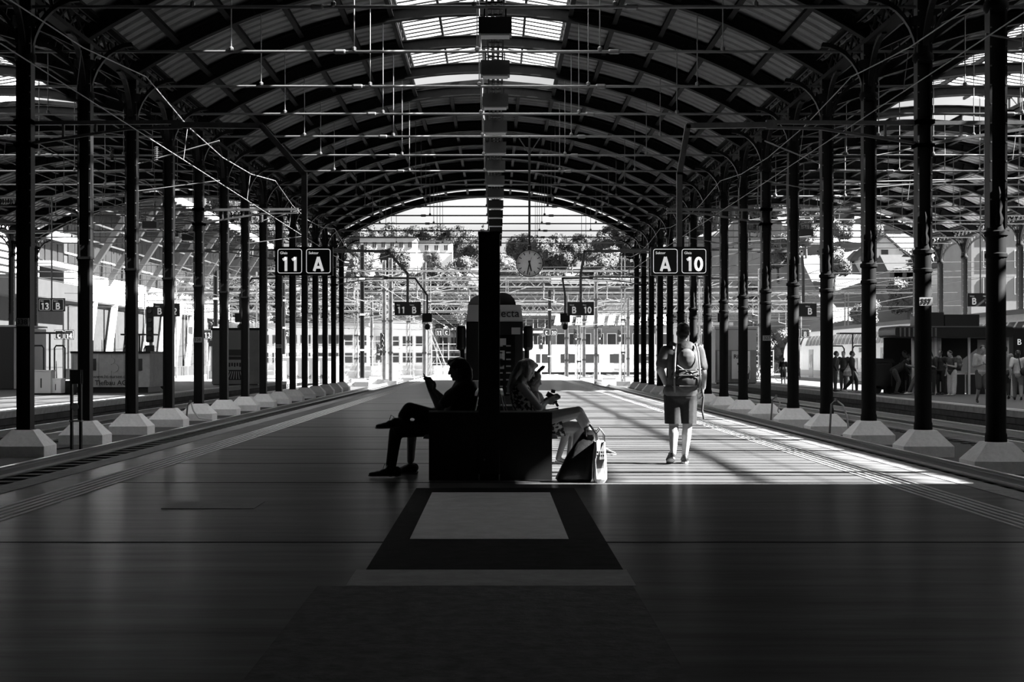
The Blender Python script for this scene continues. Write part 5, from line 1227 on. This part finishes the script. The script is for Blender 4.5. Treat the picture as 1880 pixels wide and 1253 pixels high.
zone(18, 1190, 1400, 262, 380, .85, 1.2, RK, 'glimpsed between the far right columns', 'hillside trees behind the far right columns')
zone(8, 1340, 1640, 385, 415, 1.0, 1.3, ['round2','conifer'], 'on the crest behind the right columns', 'crest trees behind the right columns')
tree('poplar', gx(696, 260), 260, 1.15, 'slender pale poplar on the hillside above the 11 B sign', 'poplars'); tree('poplar', gx(650, 265), 265, 1.25, 'slender poplar left of the 11 B sign', 'poplars'); tree('poplar', gx(590, 255), 255, 1.3, 'slender poplar behind the 11 A sign', 'poplars')
tree('round2', gx(1752, 190), 190, 1.0, 'dark round tree beside the apartment house at the right', None); 
for k, px in enumerate((1412, 1440, 1560, 1610)): tree('bush', gx(px, 224+4*k), 224+4*k, 1.3, 'bush among the houses, %s from the left' % ORD[k], 'bushes among the houses')

# workshop with dark cladding in the middle
t = thing('workshop_building', 'dark clad workshop with a row of black openings behind the clock', 'building', (0, 212, GZ))
X0 = gx(925,212); X1 = gx(1012,212); X2 = gx(1168,212)
MB().box(X0-3,X1,0,14,0,14.2).build('dark_wing', m_bdark, t); MB().box(X1,X2,.5,14,0,13.0).build('pale_wing', m_bgrey, t); MB().box(X1,X2+.3,-.2,14,13.0,14.0).build('roof_edge', m_bwhite, t)
for k in range(5): x = X1+.6+2.5*k; MB().box(x,x+2.0,.35,.5,11.0,13.0).build('opening', m_blk, t)
for k in range(12): x = X0-2+.95*k; MB().box(x,x+.1,-.1,0,2,14).build('cladding_rib', m_bdark, t)
for z in (3.0,5.6,8.2): MB().box(X0-3,X2,-.25,0,z,z+.35).build('floor_band', m_bwhite, t)
for z in (3.6,6.2): 
    for k in range(13): x = X0-2+1.75*k; f_ = MB().box(x,x+1.2,-.08,-.0,z+.2,z+1.6).build('window', m_bwhite, t); MB().box(x+.1,x+1.1,-.12,-.08,z+.3,z+1.5).build('pane', m_bpane, f_)
t = thing('saw_tooth_shed', 'pale shed with a row of slanted white awnings below the B 10 sign', 'shed', (gx(1110,190), 190, GZ))
MB().box(-7,9,0,8,0,6.2).build('hall', m_bgrey, t)
for k in range(11): x = -6.8+1.42*k; MB().quadbox([(x,-.9,6.3),(x+.9,-.9,6.3),(x+.9,0,6.3),(x,0,6.3),(x+.3,-.5,7.7),(x+1.2,-.5,7.7),(x+1.2,0,7.7),(x+.3,0,7.7)]).build('awning', m_white, t)
for k in range(9): x = -6.5+1.7*k; f_ = MB().box(x,x+1.3,-.06,0,3.6,5.2).build('window', m_bwhite, t); MB().box(x+.1,x+1.2,-.1,-.06,3.7,5.1).build('pane', m_bpane, f_)
# low depot buildings that close the yard
for k, (px, Y, w_, h_, lab) in enumerate(((545,203,20,6.5,'between the left columns'),(690,214,17,7.5,'behind the 11 B sign'),(822,226,12,6,'behind the seated man'),(1250,200,14,6.5,'behind the walking man'),(1345,200,10,6,'behind the poster kiosk'))):
    t = thing('depot_building', 'pale flat depot building with window bands '+lab, 'building', (gx(px,Y), Y, GZ))
    MB().box(-w_/2,w_/2,0,8,0,h_).build('wall', m_bwhite, t); MB().box(-w_/2-.3,w_/2+.3,-.4,8.3,h_,h_+.4).build('roof', m_bgrey, t)
    for z in (1.2, 3.7):
        for q in range(int(w_/2)): x = -w_/2+.5+2*q; f_ = MB().box(x,x+1.5,-.06,0,z,z+1.5).build('window', m_bgrey, t); MB().box(x+.1,x+1.4,-.1,-.06,z+.1,z+1.4).build('pane', m_bpane, f_)
    for q in range(6): MB().box(-w_/2+q*w_/5.2,-w_/2+q*w_/5.2+.2,-.9,-.7,0,h_+1).build('downpipe', m_mast, t)

# white railcar standing across the yard
t = thing('railcar', 'low white railcar with dark windows standing across the yard', 'train', (gx(972,150), 150, GZ), .02)
MB().prism([(0,.4),(24,.4),(24,2.7),(23.8,3.05),(.2,3.05),(0,2.7)], 0, 2.7, 'y').build('body', m_train, t); MB().box(.3,23.7,.2,2.5,3.05,3.3).build('roof_gear', m_tgrey, t); MB().box(.4,23.6,.2,2.5,.1,.4).build('underframe', m_blk, t)
for k in range(9): MB().box(.7+2.6*k,2.3+2.6*k,-.03,0,1.35,2.3).build('window', m_glass, t)
for k in range(4): d = MB().box(4.3+5.2*k-.55+.0,4.3+5.2*k+.0,-.02,0,.5,2.4).build('door', m_tgrey, t)
MB().box(0,24,-.02,0,.55,.75).build('stripe', m_tgrey, t)
for k in range(6): MB().lathe([(.4,-.06),(.4,.06)], (1.5+4.2*k,.4,.42), 14, 'y').build('wheel', m_blk, t)

# masts
def mast(px, Y, h_, label, dark=False, lattice=False, w_=.22):
    mt = m_mast_d if dark else m_mast; t = thing('catenary_mast', label, 'mast', (gx(px,Y), Y, GZ), group='catenary masts in the yard')
    for sx in (-1, 1): MB().box(sx*w_/2-.03,sx*w_/2+.03,-.09,.09,0,h_).build('flange', mt, t)
    if lattice:
        k = 0
        while .6*k < h_-.7: MB().beam((-w_/2,0,.6*k+.2),(w_/2,0,.6*k+.8),.03,.03,(0,1,0)).build('lacing_bar', mt, t); k += 1
    else: MB().box(-w_/2,w_/2,-.02,.02,0,h_).build('web', mt, t)
    MB().box(-.45,.45,-.4,.4,-.1,.3).build('footing', M('mast_footing', .12, .9), t)
    m = MB(); m.tube([(w_/2,0,h_-1.2),(1.8,0,h_-.7)], .03, 5); m.tube([(w_/2,0,h_-2.2),(2.1,0,h_-1.9)], .025, 5); m.build('cantilever', mt, t)
    pr = []
    for q in range(6): pr += [(.03, q*.06), (.07, q*.06+.03)]
    MB().lathe(pr, (.5,0,h_-1.1), 7, 'x').build('insulator', m_insul, t)
    for z in (h_*.25, h_*.5, h_*.75): MB().box(-w_/2-.05,w_/2+.05,-.1,.1,z,z+.12).build('ring', m_white if dark else m_mast_d, t)
for k, (px, Y, h_, dk, la) in enumerate(((665,92,9.2,True,False),(654,108,7,False,True),(705,104,9.0,False,False),(717,96,8.6,False,False),(750,112,6.2,False,True),(779,100,8.6,False,False),(788,118,8.5,False,True),(682,128,7.5,False,False),
        (931,130,9,False,False),(1040,104,6.5,False,False),(1063,98,6.2,False,True),(1072,118,6.6,False,False),(1094,102,8,False,False),(1144,94,8.6,False,True),(1153,122,7,False,False),(1009,120,7.8,True,False),(1208,110,8,False,False),(1290,100,8,False,True),(1395,105,8.5,False,False),(1450,140,9,False,False),(560,110,8.5,False,False),(520,104,8,True,False),(447,100,8.5,False,True),(396,92,7.5,True,False))):
    where = 'left of the stele' if px < 905 else ('right of the stele' if px < 1170 else 'seen between the right columns')
    where = 'seen between the left columns' if px < 615 else where
    mast(px, Y, h_, '%s catenary mast %s, %s from the left' % ('dark' if dk else 'pale', where, ORD[k % 9] if px < 905 else ORD[(k-8) % 18]), dk, la)
# portal gantries across the yard
def portal(Y, x0, x1, z, dep, label, mt=m_mast, npan=18):
    t = thing('portal_gantry', label, 'gantry', ((x0+x1)/2, Y, GZ), group='portal gantries'); c = (x0+x1)/2; z = z-GZ
    MB().box(x0-c,x1-c,-.07,.07,z,z+.12).build('lower_chord', mt, t); MB().box(x0-c,x1-c,-.07,.07,z+dep,z+dep+.12).build('upper_chord', mt, t)
    st_ = (x1-x0)/npan; me = MB().beam((0,0,z),(st_/2,0,z+dep),.06,.06,(0,1,0)).beam((st_/2,0,z+dep),(st_,0,z),.06,.06,(0,1,0)).mesh('lattice_bar', mt)
    for k in range(npan): link('lattice_bar', me, t, (x0-c+st_*k, 0, 0))
    for x in (x0, 0, x1):
        for s_ in (-1,1): MB().box(x-c+s_*.16-.04,x-c+s_*.16+.04,-.1,.1,0,z+dep).build('leg', mt, t)
    for k in range(7):
        x = x0-c+(x1-x0)*(k+.5)/7; MB().tube([(x,0,z),(x,0,z-1.1),(x+.8,0,z-1.3)], .035, 5).build('drop_tube', mt, t)
        pr = []
        for q in range(5): pr += [(.04, -q*.09), (.1, -q*.09-.05)]
        MB().lathe(pr, (x,0,z-.15), 7).build('insulator', m_insul, t)
for k, (Y, x0, x1, z, dp, lab, mt) in enumerate(((90,-15,13,6.2,.6,'nearest',m_mast),(106,-24,20,6.6,.7,'second',m_mast),(122,-30,26,6.2,.7,'third',m_mast),(138,-32,34,7.0,.8,'fourth',m_mast_d),(156,-34,36,6.4,.8,'fifth',m_mast),(176,-36,36,7.2,.9,'sixth',m_mast),(192,-36,36,6.6,.9,'farthest',m_mast_d))):
    portal(Y, x0, x1, z, dp, '%s lattice portal gantry across the yard' % lab, mt, int((x1-x0)/1.4))
# wires over the yard
wt = thing('yard_wires', 'web of overhead wires above the yard beyond the hall', 'overhead wire', (0, 90, 0)); wt['kind'] = 'stuff'
m = MB()
for x in (-30,-26,-22,-18,-14,-2.6,2.6,14,18,22,27,32):
    for z in (5.4, 6.6, 7.4): m.tube([(x,0,z),(x+rt.uniform(-2,2),50,z+rt.uniform(-.3,.3)),(x*1.1,105,z)], .022, 4)
for k in range(26):
    Y = 2+4*k; z = rt.uniform(4.6, 8.2); m.tube([(-34,Y,z+.3),(-10,Y+1,z-.1),(12,Y,z),(36,Y-1,z+.3)], .025, 4)
m.build('wires', M('dark_wire', .012, .6), wt)
# signals
def signal(px, py, Y, n_, label):
    c = at(px, py, Y); zb = GZ if abs(px-905) < 330 else 0; t = thing('light_signal', label, 'signal', (c.x, c.y, zb), group='railway light signals'); h_ = c.z-zb
    MB().box(-.16,.16,-.08,.08,h_-.19*n_,h_+.19*n_).build('backboard', m_blk, t, bevel=.05)
    for k in range(n_):
        z = h_-.19*n_+.19+.38*k; MB().lathe([(.11,-.14),(.12,-.08)], (0,0,z), 12, 'y', caps=False).build('hood', m_rod, t); MB().lathe([(.09,-.09),(.09,-.085)], (0,0,z), 12, 'y').build('lens', M('signal_lens', .12, .2), t)
    MB().box(-.18,.18,-.06,.06,h_-.19*n_-.5,h_-.19*n_-.12).build('lower_plate', m_blk, t); MB().tube([(0,.1,0),(0,.1,h_)], .06, 8).build('post', m_pale, t); MB().box(-.25,.25,.0,.3,0,.5).build('relay_box', m_pale, t)
for px, py, Y, n_, lab in ((275,596,60,4,'tall four lamp signal between the third and fourth left columns'),(387,606,92,3,'three lamp signal beside the pale kiosk'),(702,626,104,3,'three lamp signal below the 11 B sign'),(695,640,108,2,'small two lamp signal beside the three lamp one'),(1057,612,110,2,'two lamp signal below the B 10 sign'),(1101,612,116,2,'two lamp signal right of the B 10 sign'),(1138,610,100,1,'square single signal near the right columns'),(993,622,118,2,'two lamp signal beside the C 10 sign')):
    signal(px, py, Y, n_, 'railway '+lab)
# scaffold fence and leaning lattice stair in the yard
def scaffold(px0, px1, Y, h_, label):
    x0, x1 = gx(px0,Y), gx(px1,Y); t = thing('scaffold_fence', label, 'scaffold', (x0, Y, GZ)); n_ = max(2, int((x1-x0)/1.1)); st_ = (x1-x0)/n_
    me = MB().box(-.04,.04,-.04,.04,0,h_).mesh('standard', m_scaff); me2 = MB().beam((0,0,.2),(st_,0,h_*.6),.04,.04,(0,1,0)).mesh('brace', m_scaff)
    for k in range(n_+1): link('standard', me, t, (k*st_,0,0))
    for k in range(0, n_, 2): link('brace', me2, t, (k*st_,0,0))
    for q in range(6): MB().box(0,x1-x0,-.03,.03,.1+q*h_/5.4,.17+q*h_/5.4).build('ledger', m_scaff, t)
    MB().box(0,x1-x0,.3,.36,.05,h_*.35).build('board', m_bwhite, t)
scaffold(480, 625, 128, 3.2, 'white scaffold fence behind the left columns'); scaffold(632, 735, 120, 3.4, 'white scaffold fence between the left columns and the seated man'); scaffold(738, 845, 135, 3.3, 'white scaffold fence behind the seated man'); scaffold(1180, 1420, 130, 2.6, 'white scaffold fence behind the walking man')
t = thing('lattice_boom', 'leaning white lattice boom behind the seated man', 'boom', (gx(826,112), 112, GZ))
a, b = Vector((0,0,0)), Vector((-1.7,0,4.4))
for o in (-.22,.22): MB().beam(a+Vector((o,0,0)), b+Vector((o*.4,0,0)), .07,.07,(0,1,0)).build('chord', m_scaff, t)
for k in range(9): MB().beam(L(a,b,k/9)+Vector((-.22+.014*k,0,0)), L(a,b,(k+1)/9)+Vector((.2-.014*k,0,0)), .035,.035,(0,1,0)).build('lacing', m_scaff, t)
# small yard items on the pale gravel
for k, (px, py, Y) in enumerate(((659,716,92),(1048,688,108),(1078,698,96),(1118,702,90),(1160,690,100),(690,706,104),(745,700,112))):
    t = thing('concrete_block', 'small pale concrete block on the gravel, %s from the left' % ORD[k], 'block', (gx(px,Y), Y, GZ-.06), group='concrete blocks on the gravel'); MB().box(-.45,.45,-.3,.3,0,.55).build('block', m_pale, t); MB().box(-.38,.38,-.25,.25,.55,.62).build('lid', m_bgrey, t)

# large building with raking struts at the left
LX = -38.0; m_bcore = M('dark_concrete', .014, .9, v2=.008, scale=.8)
t = thing('strut_building', 'large glazed building with raking struts under an overhanging roof at the left', 'building', (LX, 139, GZ))
y1_ = 62
MB().box(-.6,.3,-12,y1_,7.2,9.6).build('white_fascia', m_white, t); MB().box(-14,-.6,-12,y1_,0,16.8).build('core', m_bcore, t)
MB().quadbox([(-14,-14,16.9),(6.2,-14,17.5),(6.2,y1_+2,17.5),(-14,y1_+2,16.9),(-14,-14,17.5),(6.2,-14,18.1),(6.2,y1_+2,18.1),(-14,y1_+2,17.5)]).build('overhanging_roof', m_bwhite, t)
me = MB().beam((-.4,0,16.8),(6.0,0,17.35),.35,.3).mesh('soffit_rib', m_bcore)
for k in range(34): link('soffit_rib', me, t, (0,-12+2.2*k,0))
me = MB().beam((.1,0,9.0),(5.4,0,17.2),.5,.6,(0,1,0)).mesh('raking_strut', M('strut_grey', .017, .6))
for k in range(10): link('raking_strut', me, t, (0,-8+7.5*k,0))
me = MB().box(-.58,-.5,0,1.9,9.7,12.9).mesh('pane', m_bpane); me2 = MB().box(-.58,-.5,0,1.9,13.1,16.4).mesh('pane', M('grey_pane', .02, .2))
for k in range(35):
    link('pane', me, t, (0,-11+2.05*k,0)); link('pane', me2, t, (0,-11+2.05*k,0))
for z in (9.6,11.2,12.95,14.7,16.4): MB().box(-.55,-.4,-12,y1_,z,z+.14).build('transom', m_bwhite, t)
me = MB().beam((.1,0,0),(.1,3.2,7.2),.5,.5,(1,0,0)).mesh('lower_strut', m_bwhite)
for k in range(9): link('lower_strut', me, t, (0,-8+7.2*k,0))
me = MB().box(-.6,-.45,0,3.4,.5,6.6).mesh('wall_panel', M('strut_brick', .012, .9, v2=.005, scale=3))
for k in range(19): link('wall_panel', me, t, (0,-11+3.9*k,0))
MB().box(-.6,3.5,-12,y1_,-.1,.9).build('terrace', m_bcore, t)
# louvred block and balcony block at the far left
t = thing('balcony_block', 'tall block with louvred and balconied fronts at the far left', 'building', (-32, 112, GZ), PI/2)
MB().box(-8,12.6,6,22,0,25).build('core', m_bcore, t)
for k in range(30): MB().box(-8,5,5.6,6,8+.55*k,8.3+.55*k).build('louvre', m_bwhite, t)
for k in range(6): MB().box(5.4,12.8,4.6,6,9.5+2.5*k,9.9+2.5*k).build('balcony', m_bwhite, t)
for k in range(5):
    for q in range(4): MB().box(5.8+1.75*q,7.2+1.75*q,5.9,5.98,10.1+2.5*k,11.7+2.5*k).build('window', m_bpane, t)
MB().box(-8,12.6,3.5,6,6.6,8).build('canopy', m_bcore, t)

bpy.data.scenes.remove(tmp_sc)
